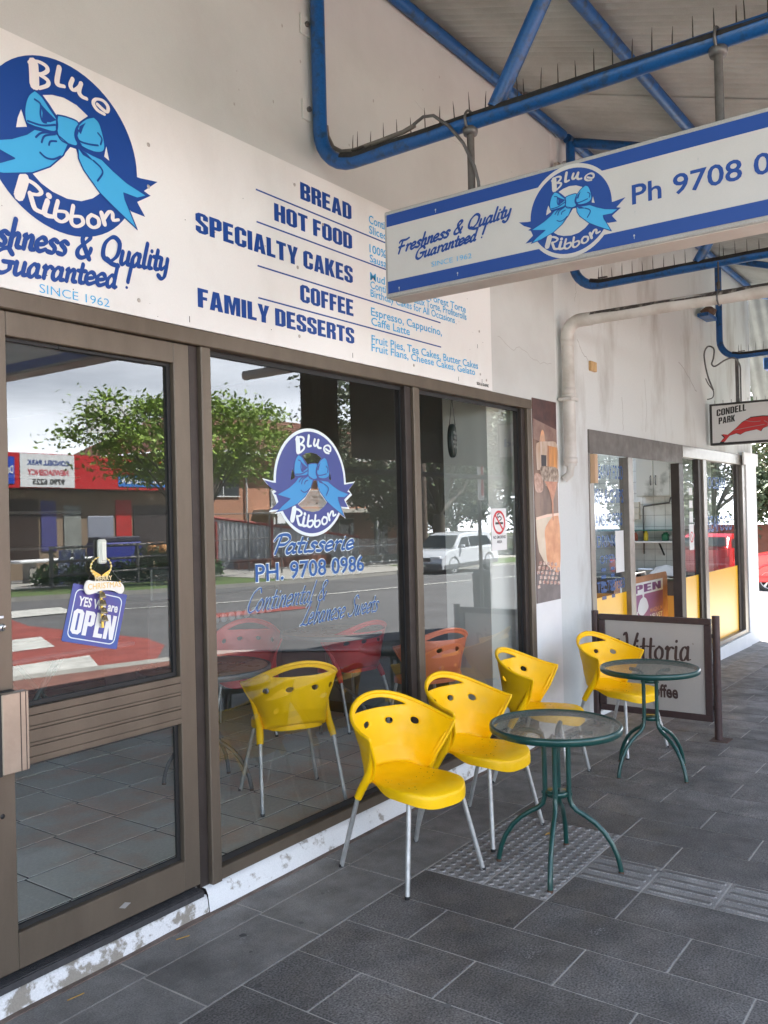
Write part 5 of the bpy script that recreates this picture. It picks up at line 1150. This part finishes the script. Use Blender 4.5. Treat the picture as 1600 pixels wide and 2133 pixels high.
for P,w in (([(6.62,3.05),(6.72,2.96),(6.85,2.90)],.006),([(6.5,3.6),(6.62,3.58),(6.63,3.45),(6.6,3.35)],.004),([(8.2,2.4),(8.25,2.6),(8.22,2.9)],.006),([(9.3,3.2),(9.6,3.1),(9.9,2.95)],.008),([(7.6,2.36),(7.62,2.5),(7.6,2.66)],.007)):
    Q=[(a+random.uniform(-.012,.012),b+random.uniform(-.012,.012)) for a,b in [tuple(q) for q in catmull(P,5)]]
    stroke(mb,Q,w,WC,0,n=1)
obj('wall_cracks',mb,mat('crack_grey',(.38,.37,.34),.95),fsh,kind='stuff')
# ================================================================ street opposite and beyond
BARK=mat('grey_bark',(.10,.085,.07),.9,var=.4,vs=8,bump=.8,bs=20)
def leafmat(n,c,c2): 
    m=mat(n,c,.6,col2=c2,vs=2.5,lo=.35,hi=.65,fine=.35,fs=14); return m
LF1=leafmat('bright_leaves',(.26,.38,.04),(.12,.21,.025)); LF2=leafmat('dull_gum_leaves',(.085,.115,.045),(.03,.05,.02)); LF3=leafmat('shrub_leaves',(.045,.12,.025),(.02,.06,.015))
def tree(name,label,base,h,crown,lm,n=2600,ls=.16,seed=1,trunk=.22,group=None,droop=0.,cat='tree',forks=5):
    rnd=random.Random(seed); bx,by,bz=base; t=thing(name,label,cat,base,group)
    cx,cy,cz,rx,ry,rz=crown
    mb=MB(); fork=Vector((bx+.1,by,bz+h*.35)); mb.tube([(bx,by,bz-.1),(bx+.03,by,bz+h*.18),tuple(fork)],[trunk*1.25,trunk,trunk*.85],10)
    cl=[]
    for k in range(forks*3):
        a=rnd.uniform(0,2*math.pi); q=rnd.uniform(.35,.95); e=Vector((cx+rx*q*math.cos(a),cy+ry*q*math.sin(a),cz+rz*rnd.uniform(-.55,.75)))
        m=fork.lerp(e,.5)+Vector((rnd.uniform(-.3,.3),rnd.uniform(-.3,.3),rnd.uniform(0,.4)))
        w=trunk*rnd.uniform(.25,.5); mb.tube([tuple(fork),tuple(m),tuple(e)],[w,w*.6,w*.15],6)
        cl.append((e,rnd.uniform(.2,.38))); cl.append((m.lerp(e,.6),rnd.uniform(.15,.3)))
    for k in range(26):
        a=rnd.uniform(0,2*math.pi); b=rnd.uniform(-.8,1); q=math.sqrt(max(0,1-b*b))*rnd.uniform(.6,1)
        cl.append((Vector((cx+rx*q*math.cos(a),cy+ry*q*math.sin(a),cz+rz*b*.85)),rnd.uniform(.12,.3)))
    obj('trunk',mb,BARK,t)
    V=[];F_=[]
    for i in range(n):
        c,s=cl[i%len(cl)]
        d=Vector((rnd.gauss(0,1),rnd.gauss(0,1),rnd.gauss(0,.75))); d=d/max(d.length,.001)*abs(rnd.gauss(.6,.35))
        p=c+Vector((d.x*rx*s,d.y*ry*s,d.z*rz*s*1.1-droop*abs(d.x)))
        k=ls*rnd.uniform(.5,1.3); a=Vector((rnd.gauss(0,1),rnd.gauss(0,1),rnd.gauss(0,.6))).normalized(); b=a.orthogonal().normalized(); b=Matrix.Rotation(rnd.uniform(0,6.28),3,a)@b
        q=len(V); V+=[p,p+a*k*.5+b*k*.22,p+a*k,p+a*k*.5-b*k*.22]; F_.append((q,q+1,q+2,q+3))
    mb=MB(); mb.add(V,F_); obj('crown',mb,lm,t)
    return t
def Z(x): return gz(x)
tree('street_tree','bright green leafy street tree across the road before the brick house',(18.3,-17.6,Z(18.3)),4.6,(18.7,-17.4,4.15,4.7,1.9,1.55),LF1,14000,.18,3,.15,'street trees opposite',droop=.15)
tree('gum_tree','large dull green gum tree behind the parked white wagon',(35.5,-19.5,Z(35.5)),6.5,(33.5,-20,6.3,6.2,3.5,4.2),LF2,17000,.27,5,.32,'gum trees opposite',droop=.5)
tree('gum_tree','tall dull green gum tree at the far end of the street opposite',(47,-21,Z(47)),9,(46,-21,7.5,7,4,5.5),LF2,11000,.36,6,.4,'gum trees opposite',droop=.5)
tree('gum_tree','gum tree over the road behind the fish shop reflections',(62,-24,-1.1),11,(60,-24,8,10,5,7),LF2,12000,.5,16,.5,'gum trees opposite')
tree('corner_tree','dark green and rust coloured tree past the street corner',(31,6.5,-.5),6,(31,5.6,3.3,5,4.5,3.3),LF2,15000,.26,11,.3,'trees past the corner')
tree('corner_tree','darker tree filling the gap behind the red car',(40,4,-.7),7,(38,3,3.2,6,5.5,4.2),leafmat('rusty_leaves',(.05,.075,.03),(.16,.06,.03)),14000,.35,12,.3,'trees past the corner')
bw_=tag(obj('brick_boundary_wall',MB().box(29.5,-8,-.7,29.8,30,1.1),mat('red_brown_wall',(.20,.08,.05),.9,var=.3,vs=3)),'low red brown boundary wall beyond the corner street','wall')
tree('gum_tree','low spreading gum tree filling the space behind the white wagon',(38,-23,Z(38)),4,(38,-23,3.2,5.5,2.5,3.0),LF2,12000,.27,31,.25,'gum trees opposite',droop=.3)
tree('gum_tree','bushy gum tree left of the white wagon at the end of the loop fence',(46,-25,Z(46)),5,(46,-25,3.6,5.5,2.5,3.4),LF2,9000,.33,32,.25,'gum trees opposite',droop=.3)
tree('gum_tree','bushy gum tree far down the street behind the others',(56,-27,Z(56)),6,(56,-27,4.5,7,3,4.4),LF2,9000,.4,33,.3,'gum trees opposite',droop=.3)
tree('gum_tree','broad gum tree far down the road beyond the wagon',(66,-18.5,Z(66)),6,(66,-18.5,3.6,6,4,4.6),LF2,9000,.4,41,.3,'gum trees beyond the corner',droop=.3)
tree('gum_tree','tall gum tree closing the far end of the road',(82,-19,Z(82)),8,(82,-18,4.5,8,5,6.0),LF2,9000,.5,42,.3,'gum trees beyond the corner',droop=.3)
def shrub(label,x,y,rx,ry,rz,n,seed,group,lm=None):
    rnd=random.Random(seed); t=thing('garden_shrub',label,'shrub',(x,y,Z(x)),group); V=[];F_=[]
    for i in range(n):
        a=rnd.uniform(0,6.28); b=rnd.uniform(0,1); q=math.sqrt(rnd.random()); p=Vector((x+rx*q*math.cos(a),y+ry*q*math.sin(a),Z(x)+rz*b*(1-.5*q*q)*(.8+.4*noise.noise((x+math.cos(a)*3,q*4,b)))))
        k=.09*rnd.uniform(.6,1.6); a_=Vector((rnd.gauss(0,1),rnd.gauss(0,1),rnd.gauss(.4,1))).normalized(); b_=a_.orthogonal().normalized()
        j=len(V); V+=[p,p+a_*k+b_*k*.3,p+a_*k*2,p+a_*k-b_*k*.3]; F_.append((j,j+1,j+2,j+3))
    mb=MB(); mb.add(V,F_); obj('foliage',mb,lm or LF3,t)
    mb=MB().tube([(x,y,Z(x)-.05),(x,y,Z(x)+rz*.5)],.03,5); obj('stem',mb,BARK,t)
for k,(l,x,y,rx,rz) in enumerate((('low weedy shrub before the newsagency bench',16.3,-20.6,1.5,.9),('taller loose shrub before the newsagency posters',19.0,-20.4,1.3,1.25),('shrub at the right end before the newsagency',21.2,-20.8,1.2,.85),('small shrub by the corrugated fence',24.0,-24.6,1.6,1.7),('round dark shrub against the brick house',44,-24,1.3,1.9),('flowering shrub behind the white fence',40,-23.2,1.6,1.2))):
    shrub(l,x,y,rx,.7,rz,1500,20+k,'shrubs across the road')
# newsagency
nw=thing('newsagency','low newsagency shop with a red fascia of newspaper signs across the road','shop building',(19,-24,-.3))
obj('wall',MB().box(9,-24.6,-.4,23.9,-24.4,2.9).box(9,-31,-.4,23.9,-30.8,3.4).box(23.7,-30.8,-.4,23.9,-24.6,3.4),mat('tan_shop_wall',(.27,.2,.14),.8,var=.15,vs=2),nw)
obj('fascia',MB().box(8.9,-24.05,2.87,24.0,-23.9,4.05),mat('red_fascia',(.50,.012,.018),.45),nw)
obj('canopy',MB().box(8.9,-24.6,2.8,24,-24.051,2.869).box(8.9,-31,3.9,24,-24.051,4.0),INTD,nw)
NFm=Frame((0,-23.898,0),(-1,0,0),(0,0,1),(0,1,0))
def nq(nm,x0,x1,z0,z1,m,d=.0,lab=None): obj(nm,MB().box(x0,-23.90+d,z0,x1,-23.88+d,z1),m,nw,label=lab)
nq('name_board',16.45,18.55,2.90,4.03,mat('board_white',(.72,.74,.76),.5)); nq('paper_board',15.0,16.25,3.0,3.9,mat('board_blue',(.01,.06,.45),.5))
nq('paper_board',21.1,24.0,3.42,3.88,BK); nq('paper_board',20.4,22.9,2.98,3.4,mat('board_mid_blue',(.02,.17,.55),.5)); nq('paper_board',22.92,24,2.98,3.4,MATS['board_white'])
def nt_(s,x0,x1,z0,z1,m,b=.03): obj('board_lettering',text(s,NFm,-x1,-x0,z0,z1,.025,b),m,nw,label='lettering reading '+s)
nt_('CONDELL PARK',16.7,18.35,3.65,3.82,NAVY); nt_('NEWSAGENCY',16.72,18.3,3.31,3.50,mat('board_pink',(.55,.06,.09),.5)); nt_('9790 6225',16.9,18.15,3.0,3.18,BK)
nt_('Daily Telegraph',15.05,16.2,3.35,3.6,ST_); nt_('Sydney Morning',21.2,23.9,3.52,3.75,ST_); nt_('FINANCIAL REVIEW',20.5,22.8,3.1,3.3,ST_); nt_('Herald',23.0,23.9,3.1,3.3,BK)
for k,(x0,x1,z0,z1,c) in enumerate(((9.5,15.6,0,2.5,(.03,.02,.02)),(15.7,16.2,.2,2.6,(.6,.6,.58)),(16.3,17.4,.5,2.5,(.045,.03,.025)),(17.5,18.1,.8,2.45,(.08,.08,.25)),(18.4,19.1,.6,2.3,(.3,.32,.3)),(20.6,21.3,.9,2.5,(.5,.03,.03)),(21.4,23.3,.3,2.3,(.05,.04,.04)))):
    obj(['shop_window','poster_frame','shop_window','sale_poster','notice_poster','red_poster','shop_window'][k],MB().box(x0,-24.395,z0-.1,x1,-24.36,z1),mat('news_%d'%k,c,.3,var=.3,vs=3),nw)
obj('roof_sign_pole',MB().tube([(21.4,-25,4.0),(21.2,-25,5.1)],.04,6).tube([(21.8,-25,4.0),(21.3,-25,5.1)],.04,6),MATS['red_fascia'],nw)
obj('roof_sign',MB().box(19.9,-25.05,5.0,22.4,-24.95,6.2),MATS['board_white'],nw)
fb=thing('freezer_chest','navy ice cream freezer chest outside the newsagency','freezer',(19.6,-23.2,-.3)); obj('chest',MB().rbox(18.8,-23.7,-.3,20.6,-22.9,.95,.05),mat('freezer_navy',(.02,.03,.22),.4),fb); obj('lid',MB().rbox(18.85,-23.68,.951,20.55,-22.92,1.15,.04),mat('freezer_lid',(.03,.03,.05),.3),fb); obj('back_sign',MB().rbox(18.9,-23.74,.96,20.0,-23.70,1.9,.02),mat('freezer_sign',(.25,.27,.33),.5),fb)
pb=thing('white_planter_bench','long white slab bench before the newsagency','bench',(16.6,-22.3,-.25)); obj('bench_top',MB().rbox(15.2,-22.6,.42,18.0,-22.0,.52,.03),MATS['board_white'],pb)
for x in (15.6,17.5): obj('bench_support',MB().rbox(x,-22.5,-.25,x+.25,-22.1,.419,.01),CONC,pb)
for k,x in enumerate((21.0,21.5,22.1)): 
    t=tag(obj('paint_tub',MB().lathe([(0,0),(.17,0),(.17,.42),(.15,.44),(0,.44)],(x,-22.9,.45),n=14),mat('tub_orange',(.6,.3,.12),.5)),['left of three orange tubs on the newsagency sill','middle of three orange tubs on the newsagency sill','right of three orange tubs on the newsagency sill'][k],'tub','tubs outside the newsagency')
rl=thing('hand_rail','grey metal safety rail on the far kerb before the newsagency','railing',(15,-19.4,-.2))
for x in (14.6,17.6,20.6): obj('post',MB().tube([(x,-19.4,Z(x)-.1),(x,-19.4,1.0)],.06,8),GREYM,rl)
for z in (.95,.55,.15): obj('rail',MB().tube([(14.6,-19.4,z),(20.6,-19.4,z)],.04,8),GREYM,rl)
bd=tag(obj('red_bollard',MB().tube([(22.5,-21.5,-.4),(22.5,-21.5,.75)],.08,10),MATS['red_fascia']),'red bollard in the grass at the right of the shrubs','bollard')
for k,x in enumerate((15.4,15.9)): 
    t=thing('pavement_poster','%s blue advertising flag board leaning on the far footpath'%('left' if k==0 else 'right'),'advertising board',(x,-20.3,-.2),'blue boards across the road'); obj('board',MB().add([(x,-20.3,-.25),(x+.3,-20.3,-.25),(x+.45,-20.25,.85),(x+.05,-20.25,.85),(x,-20.34,-.25),(x+.3,-20.34,-.25),(x+.45,-20.29,.85),(x+.05,-20.29,.85)],[(0,1,2,3),(5,4,7,6),(0,4,5,1),(2,6,7,3),(1,5,6,2),(0,3,7,4)]),mat('flag_blue',(.05,.1,.5),.5,col2=(.6,.6,.65),vs=4),t)
# brick house
BRH=mat('orange_brick',(.50,.25,.16),.85,col2=(.42,.2,.125),vs=6,fine=.2,fs=9)
hs=thing('brick_house','two storey orange brick house with balcony and terracotta tiled roof','house',(37,-30,-.7))
HY=-30.
obj('wall',MB().box(29.5,-40,-.9,50,HY,5.2),BRH,hs)
obj('balcony_slab',MB().box(33.7,HY+.0005,1.9,48,HY+1.3,2.15),mat('balcony_concrete',(.5,.48,.44),.8),hs)
rl_=obj('balcony_rail',MB().box(33.7,HY+1.24,3.12,48,HY+1.3,3.18).box(33.7,HY+1.24,2.25,48,HY+1.3,2.3),mat('white_rail',(.7,.7,.7),.5),hs)
mb=MB()
for k in range(140): mb.box(33.75+.1*k,HY+1.25,2.3,33.78+.1*k,HY+1.29,3.12)
obj('balustrade',mb,MATS['white_rail'],hs,kind='stuff')
for x in (34.0,38.6,43.2,47.6): obj('porch_post',MB().box(x,HY+1.1,-.8,x+.12,HY+1.22,1.9),BRH if x>44 else MATS['white_rail'],hs)
for (x0,x1,z0,z1) in ((35,37,2.3,4.4),(39.2,41,2.2,4.4),(44,46.5,2.3,4.4),(30.3,32.6,2.9,4.3),(35.3,37.2,-.5,1.5),(39.5,42.3,-.8,1.5),(44.5,46,-.8,1.5)):
    wi=obj('window',MB().box(x0,HY+.001,z0,x1,HY+.05,z1),mat('dark_window',(.05,.06,.07),.1),hs); obj('window_frame',MB().box(x0-.06,HY+.051,z0-.06,x1+.06,HY+.07,z0).box(x0-.06,HY+.051,z1,x1+.06,HY+.07,z1+.06).box((x0+x1)/2-.03,HY+.051,z0+.001,(x0+x1)/2+.03,HY+.07,z1-.001),MATS['white_rail'],wi)
TER=mat('terracotta_tile',(.22,.095,.06),.8,col2=(.13,.055,.04),vs=3,fine=.3,fs=12)
mb=MB(); rows=14
for k in range(rows):   # stepped tile courses, hip roof
    a=k/rows; b=(k+1)/rows; y0=HY+.7-a*3.9; y1=HY+.7-b*3.9; z0=5.2+a*2.4; z1=5.2+b*2.4; x0=29+a*4;x1=29+b*4; X0=50.5-a*4;X1=50.5-b*4
    mb.add([(x0,y0,z0+.06),(X0,y0,z0+.06),(X1,y1,z1),(x1,y1,z1),(x0,y0,z0),(X0,y0,z0)],[(0,1,2,3),(4,5,1,0)])
mb.add([(29,HY+.7,5.2),(29,-40,5.2),(33,-37.5,7.6),(33,HY-3.2,7.6)],[(0,3,2,1)]); mb.add([(50.5,HY+.7,5.2),(50.5,-40,5.2),(46.5,-37.5,7.6),(46.5,HY-3.2,7.6)],[(0,1,2,3)])
mb.box(33,-37.5,7.5,46.5,HY-3.2,7.6)
obj('roof',mb,TER,hs); obj('gutter',MB().box(29,HY+.7,5.02,50.5,HY+.82,5.2),MATS['white_rail'],hs); obj('eave_lining',MB().box(29,HY+.0,5.1,50.5,HY+.69,5.15),MATS['white_rail'],hs); obj('downpipe',MB().tube([(33.1,HY+.1,-.8),(33.1,HY+.1,5.0)],.06,8),MATS['white_rail'],hs)
# fences
cf=thing('corrugated_fence','pale corrugated iron fence with a red capping sloping down to the street','fence',(26,-25,-.5))
mb=MB(); V=[]; n=170
for i in range(n+1):
    k=i/n; x=22+11*k; y=-26+3.6*k+.05*math.sin(i*1.05*2); top=1.75-1.1*max(0,k-.35)/.65
    V+=[(x,y,-.7),(x,y,top)]
mb.add(V,[(2*i,2*i+2,2*i+3,2*i+1) for i in range(n)],0,False); obj('sheet',mb,mat('pale_iron',(.5,.52,.54),.5,var=.15,vs=2),cf)
obj('capping',MB().tube([(22,-26,1.77),(25.9,-24.7,1.77),(33,-22.4,.67)],.06,6),mat('red_capping',(.33,.05,.04),.6),cf)
for x,y in ((25.9,-24.65),(28.5,-23.8)): obj('post',MB().tube([(x,y,-.7),(x,y,1.6)],.06,6),MATS['red_capping'],cf)
tag(obj('low_brick_wall',MB().box(25.5,-23.2,-.7,31.5,-22.9,-.05),mat('dark_red_brick',(.22,.08,.05),.9,var=.3,vs=6)),'low red brick wall in front of the corrugated fence','wall')
wf=thing('white_loop_fence','white tubular fence with looped tops before the brick house','fence',(38,-21.9,-.7))
obj('rail',MB().tube([(31.8,-21.9,.25),(52,-21.9,.15)],.03,6).tube([(31.8,-21.9,-.5),(52,-21.9,-.85)],.03,6),MATS['white_rail'],wf)
mb=MB()
for k in range(96):
    x=32+.2*k; z0=Z(x); mb.tube([(x,-21.9,z0),(x,-21.9,z0+1.05),(x+.03,-21.9,z0+1.14),(x+.09,-21.9,z0+1.14),(x+.11,-21.9,z0+1.05),(x+.11,-21.9,z0)],.014,4,cap=False)
obj('loop_bars',mb,MATS['white_rail'],wf,kind='stuff')
mf=thing('mesh_gate','rusty chain mesh fence on steel posts by the corrugated fence','fence',(23,-21,-.4))
for x in (22.0,24.2,25.4): obj('post',MB().tube([(x,-21,-.6),(x,-21,1.9)],.035,6),GREYM,mf)
obj('top_rail',MB().tube([(22,-21,1.88),(25.4,-21,1.88)],.025,6).tube([(22,-21,.9),(25.4,-21,.9)],.02,6),GREYM,mf)
mb=MB()
for k in range(34): mb.tube([(22+.1*k,-21,-.4),(22+.1*k,-21,.9)],.006,3,cap=False)
obj('mesh',mb,GREYM,mf,kind='stuff')
# poles and signs
pp=thing('power_pole','brown timber power pole in front of the brick house','pole',(31.3,-17.6,-.55)); obj('pole',MB().tube([(31.3,-17.6,-.7),(31.3,-17.6,5),(31.3,-17.6,11)],[.2,.17,.13],12),mat('brown_timber',(.12,.085,.065),.9,var=.3,vs=5,streak=.1),pp); obj('cross_arm',MB().box(30.1,-17.75,9.9,32.5,-17.6-.21,10.05),MATS['brown_timber'],pp)
def signpost(label,x,y,h,w,ph,red,tops=0):
    t=thing('street_sign',label,'street sign',(x,y,Z(x)),'street signs'); obj('post',MB().tube([(x,y,Z(x)-.05),(x,y,Z(x)+h)],.03,8),GREYM,t)
    p=obj('plate',MB().box(x-w/2,y+.032,Z(x)+h-ph,x+w/2,y+.036,Z(x)+h),MATS['board_white'],t); F2=Frame((x,y+.0365,Z(x)+h-ph),(-1,0,0),(0,0,1),(0,1,0))
    if red: obj('plate_print',fill([rect(-w*.38,ph*.1,w*.0,ph*.9)],F2,.002),MATS['sign_red'],t)
    else:
        obj('plate_print',fill([circ(0,ph*.7,w*.33,w*.33,20),circ(0,ph*.7,w*.25,w*.25,20)],F2,.002),BK,t)
    return t
signpost('white no parking sign on a post by the corrugated fence',24.2,-19.3,2.6,.45,.75,False)
signpost('red and white parking sign on a tall post at the near kerb',11.75,-3.75,2.62,.2,.62,True)
tag(obj('kerb_bin',MB().lathe([(0,0),(.14,0),(.16,.9),(.17,.92),(.10,.99),(0,.99)],(12.3,-4.05,Z(12.3)-.1),n=14),mat('dark_bin',(.03,.028,.03),.5)),'dark round bin beside the parking sign at the near kerb','bin')
ds=thing('diamond_sign','white diamond warning sign on a post across the road','street sign',(58,-17,-1.1),'street signs'); obj('post',MB().tube([(58,-17,-1.1),(58,-17,1.6)],.04,6),GREYM,ds); obj('plate',MB().add([(57.3,-16.9,1.4),(58,-16.9,.7),(58.7,-16.9,1.4),(58,-16.9,2.1)],[(0,1,2,3)]).add([(57.3,-16.92,1.4),(58,-16.92,.7),(58.7,-16.92,1.4),(58,-16.92,2.1)],[(3,2,1,0)]),MATS['board_white'],ds)
# dark drop blinds at the awning edge
for k,(x0,x1,lab) in enumerate(((7.35,8.02,'short dark canvas drop blind at the street edge of the awning'),(8.22,11.6,'wide dark canvas drop blind at the street edge of the awning'))):
    t=thing('drop_blind',lab,'blind',((x0+x1)/2,-3.42,2.3),'drop blinds along the awning edge')
    mb=MB(); V=[]; n=40
    for i in range(n+1):
        x=x0+(x1-x0)*i/n; w=.03*math.sin(i*.9+k); z=2.36+.03*noise.noise((x*2,1,0))+(.16 if (k==0 and i<14) else 0)*(1-i/14 if i<14 else 0)
        V+=[(x,-3.5+w*.4,3.45),(x,-3.5+w,z)]
    mb.add(V,[(2*i,2*i+1,2*i+3,2*i+2) for i in range(n)],0,True); b=len(V); mb.add([(a,b_-.01,c) for a,b_,c in V],[(2*i,2*i+2,2*i+3,2*i+1) for i in range(n)],0,True)
    obj('canvas',mb,mat('dark_brown_canvas',(.02,.015,.012),.9),t)
    obj('bottom_bar',MB().tube([(x0-.1,-3.5,2.2),(x1+.6,-3.5,2.2)],.035,8),RUB,t)
# cars
def make_car(name,label,L_,Wd,H,paint,lower,group,wagon=True,rimc=(.5,.5,.52)):
    """length along +X (front at +X), origin on the ground at the centre"""
    t=thing(name,label,'car',(0,0,0),group); h=L_/2
    prof=[(-h,.42),(-h+.02,.75),(-h+.10,.92),(-h+.16,.98)]
    if wagon: roof=[(-h+.16,.98),(-h+.42,H-.06),(-h+.75,H),(.15,H),(.55,H-.06),(1.12,1.02)]
    else: roof=[(-h+.12,1.0),(-h+.55,H-.10),(-h+1.0,H),(.1,H),(.5,H-.07),(1.2,1.0)]
    hood=[(1.12,1.02),(1.7,.96),(h-.25,.84),(h-.06,.70),(h,.55),(h-.02,.32)]
    low=[(-h+.05,.30)]
    body=[(-h+.05,.30),(-h,.45),(-h+.02,.78),(-h+.1,.96)]+[(1.12,1.0),(1.7,.94),(h-.25,.82),(h-.06,.68),(h,.52),(h-.05,.28)]
    wy=Wd/2
    def loft(P,inset,z_lo=None):
        n=len(P); V=[]
        secs=[(-1,.0),(-.97,1),(-.0,1),(.97,1),(1,.0)]
        for s in (-1,-.985,-.93,.93,.985,1):
            k=.0 if abs(s)==1 else (.02 if abs(s)>.98 else .035)
            for x,z in P:
                cz=.62; V.append((x*(1-.02*(abs(s)>.99)),s*wy*(1-inset*max(0,(z-.9)/.6)),cz+(z-cz)*(1-.10*(abs(s)>.99)-.03*(.98<abs(s)<.99)) if z>.7 else z))
        f=[(a*n+i,a*n+(i+1)%n,(a+1)*n+(i+1)%n,(a+1)*n+i) for a in range(5) for i in range(n)]
        f+=[tuple(range(n))[::-1],tuple(range(5*n,6*n))]
        return V,f
    V,f=loft(body,.0); mb=MB(); mb.add(V,f,0,False)
    bdy=obj('body',mb,paint,t)
    cab=roof+[(1.05,.95),(-h+.2,.95)]
    V=[];n=len(cab)
    for s,k in ((-1,0),(-.9,1),(.9,1),(1,0)):
        for x,z in cab:
            q=max(0,(z-.97)/(H-.97)); V.append((x,s*wy*(.96-.16*q) if abs(s)==1 else s*wy*(.98-.16*q),z-(0.05*q if abs(s)==1 else 0)))
    mb=MB(); mb.add(V,[(a*n+i,a*n+(i+1)%n,(a+1)*n+(i+1)%n,(a+1)*n+i) for a in range(3) for i in range(n)]+[tuple(range(n))[::-1],tuple(range(3*n,4*n))],0,False)
    obj('cabin',mb,paint,t)
    GLC=mat('car_glass',(.02,.026,.03),.18,spec=.35)
    for s in (-1,1):
        def pt(x,z): q=max(0,(z-.97)/(H-.97)); return (x,s*(wy*(.96-.16*q)+.012),z-.05*q)
        for W_ in ([(.98,1.02),(.52,H-.14),(.05,H-.12),(.05,1.02)],[(-.02,1.02),(-.02,H-.12),(-.85,H-.12),(-.85,1.02)],[(-.92,1.02),(-.92,H-.12),(-h+.72,H-.14),(-h+.42,1.04)]):
            a=[pt(*p) for p in W_]; mb=MB(); mb.add(a,[(0,1,2,3) if s<0 else (3,2,1,0)]); mb.add([(p[0],p[1]-s*.02,p[2]) for p in a],[(3,2,1,0) if s<0 else (0,1,2,3)]); obj('side_window',mb,GLC,t)
        obj('headlight',MB().rbox(h-.28,s*wy*.62-.2 if s>0 else s*wy*.62-.2,.62,h+.012-.05,s*wy*.62+.2,.78,.03),mat('lamp_lens',(.7,.72,.75),.15),t)
        obj('tail_light',MB().rbox(-h-.01,s*wy*.8-.1,.72,-h+.16,s*wy*.8+.1,.98,.02),mat('tail_red',(.5,.01,.01),.2),t)
        obj('mirror',MB().rbox(.72,s*(wy+.09)-.08,1.0,.86,s*(wy+.09)+.08,1.13,.03),paint,t)
        for x in (h-.85,-h+.80):
            w=obj('wheel',MB().lathe([(.0,-.08),(.30,-.08),(.325,-.06),(.325,.06),(.30,.09),(.21,.095),(.20,.08)],(x,s*(wy-.10) if s>0 else s*(wy-.10),.32),n=24,ax='y'),RUB,t)
            if s<0:
                for v in w.data.vertices: v.co.y=2*(s*(wy-.10))-v.co.y
            mb=MB(); yy=s*(wy-.01)
            for k in range(5):
                a=2*math.pi*k/5+.3; b=.16; mb.add([(x+.05*math.cos(a+b*2),yy,.32+.05*math.sin(a+b*2)),(x+.05*math.cos(a-b*2),yy,.32+.05*math.sin(a-b*2)),(x+.205*math.cos(a-b),yy,.32+.205*math.sin(a-b)),(x+.205*math.cos(a+b),yy,.32+.205*math.sin(a+b)),(x,yy+s*.01,.32)],[(0,1,4),(1,2,3,0) if False else (1,2,4),(2,3,4),(3,0,4)])
            mb.tube([(x+.205*math.cos(R(q)),yy,.32+.205*math.sin(R(q))) for q in range(0,361,20)],.012,5,cap=False)
            obj('rim',mb,mat('alloy_rim',rimc,.3,.6),w)
            obj('arch_trim',MB().lathe([(0,-.002),(.36,-.002),(.37,.0)],(x,s*(wy+.004),.36),n=24,ax='y') if False else MB().tube([(x+.36*math.cos(R(q)),s*(wy+.0),.34+.36*math.sin(R(q))) for q in range(-8,189,14)],.03,5),lower,t)  # raised tube round the wheel arch in the lower body material
    obj('sill_cladding',MB().rbox(-h+.1,-wy-.012,.26,h-.12,wy+.012,.44,.02),lower,t)
    obj('front_bumper',MB().rbox(h-.16,-wy*.94,.24,h+.05,wy*.94,.50,.05),lower,t); obj('rear_bumper',MB().rbox(-h-.05,-wy*.94,.28,-h+.12,wy*.94,.55,.05),lower,t)
    obj('grille',MB().rbox(h-.06,-.35,.58,h+.03,.35,.72,.02),mat('grille_black',(.02,.02,.022),.4),t); obj('number_plate',MB().rbox(h+.051,-.19,.38,h+.06,.19,.48,.003),mat('plate_cream',(.6,.58,.5),.5),t)
    a=[(1.15,-wy*.86,1.03),(1.15,wy*.86,1.03),(.60,wy*.74,H-.1),(.60,-wy*.74,H-.1)]; mb=MB(); mb.add([(p[0]+.035,p[1],p[2]+.02) for p in a],[(0,1,2,3)]); obj('windscreen',mb,GLC,t)
    a=[(-h+.17,-wy*.84,1.06),(-h+.17,wy*.84,1.06),(-h+.40,wy*.76,H-.12),(-h+.40,-wy*.76,H-.12)]; mb=MB(); mb.add([(p[0]-.03,p[1],p[2]+.01) for p in a],[(3,2,1,0)]); obj('rear_window',mb,GLC,t)
    return t
WPAINT=mat('white_car_paint',(.55,.58,.62),.25,coat=.6); CLAD=mat('grey_cladding',(.09,.095,.10),.5)
cw=make_car('white_wagon','white station wagon with dark grey lower cladding parked across the road',4.4,1.74,1.56,WPAINT,CLAD,'parked cars')
cw.location=(29.4,-15.0,-.62); cw.rotation_euler=(0,R(1.15)*1,math.pi)
RP=mat('red_car_paint',(.52,.012,.014),.22,coat=.7)
c2=make_car('red_hatchback','red car with silver spoked wheels parked past the street corner',4.3,1.75,1.45,RP,RP,'parked cars',False,(.6,.6,.62))
c2.location=(23.7,.75,-.47); c2.rotation_euler=(0,0,R(90))
c3=copy_tree(c2); c3.location=(29.5,-4.9,-.62); c3.rotation_euler=(0,R(1.1),0); c3['label']='red car parked at the near kerb, reflected in the far fish shop window'
DKP=mat('dark_blue_car_paint',(.012,.018,.03),.2,coat=.7)
c4=make_car('dark_wagon','dark blue wagon parked at the near kerb opposite the fish shop',4.6,1.8,1.65,DKP,RUB,'parked cars')
c4.location=(20.5,-4.85,-.44); c4.rotation_euler=(0,R(1.1),0)
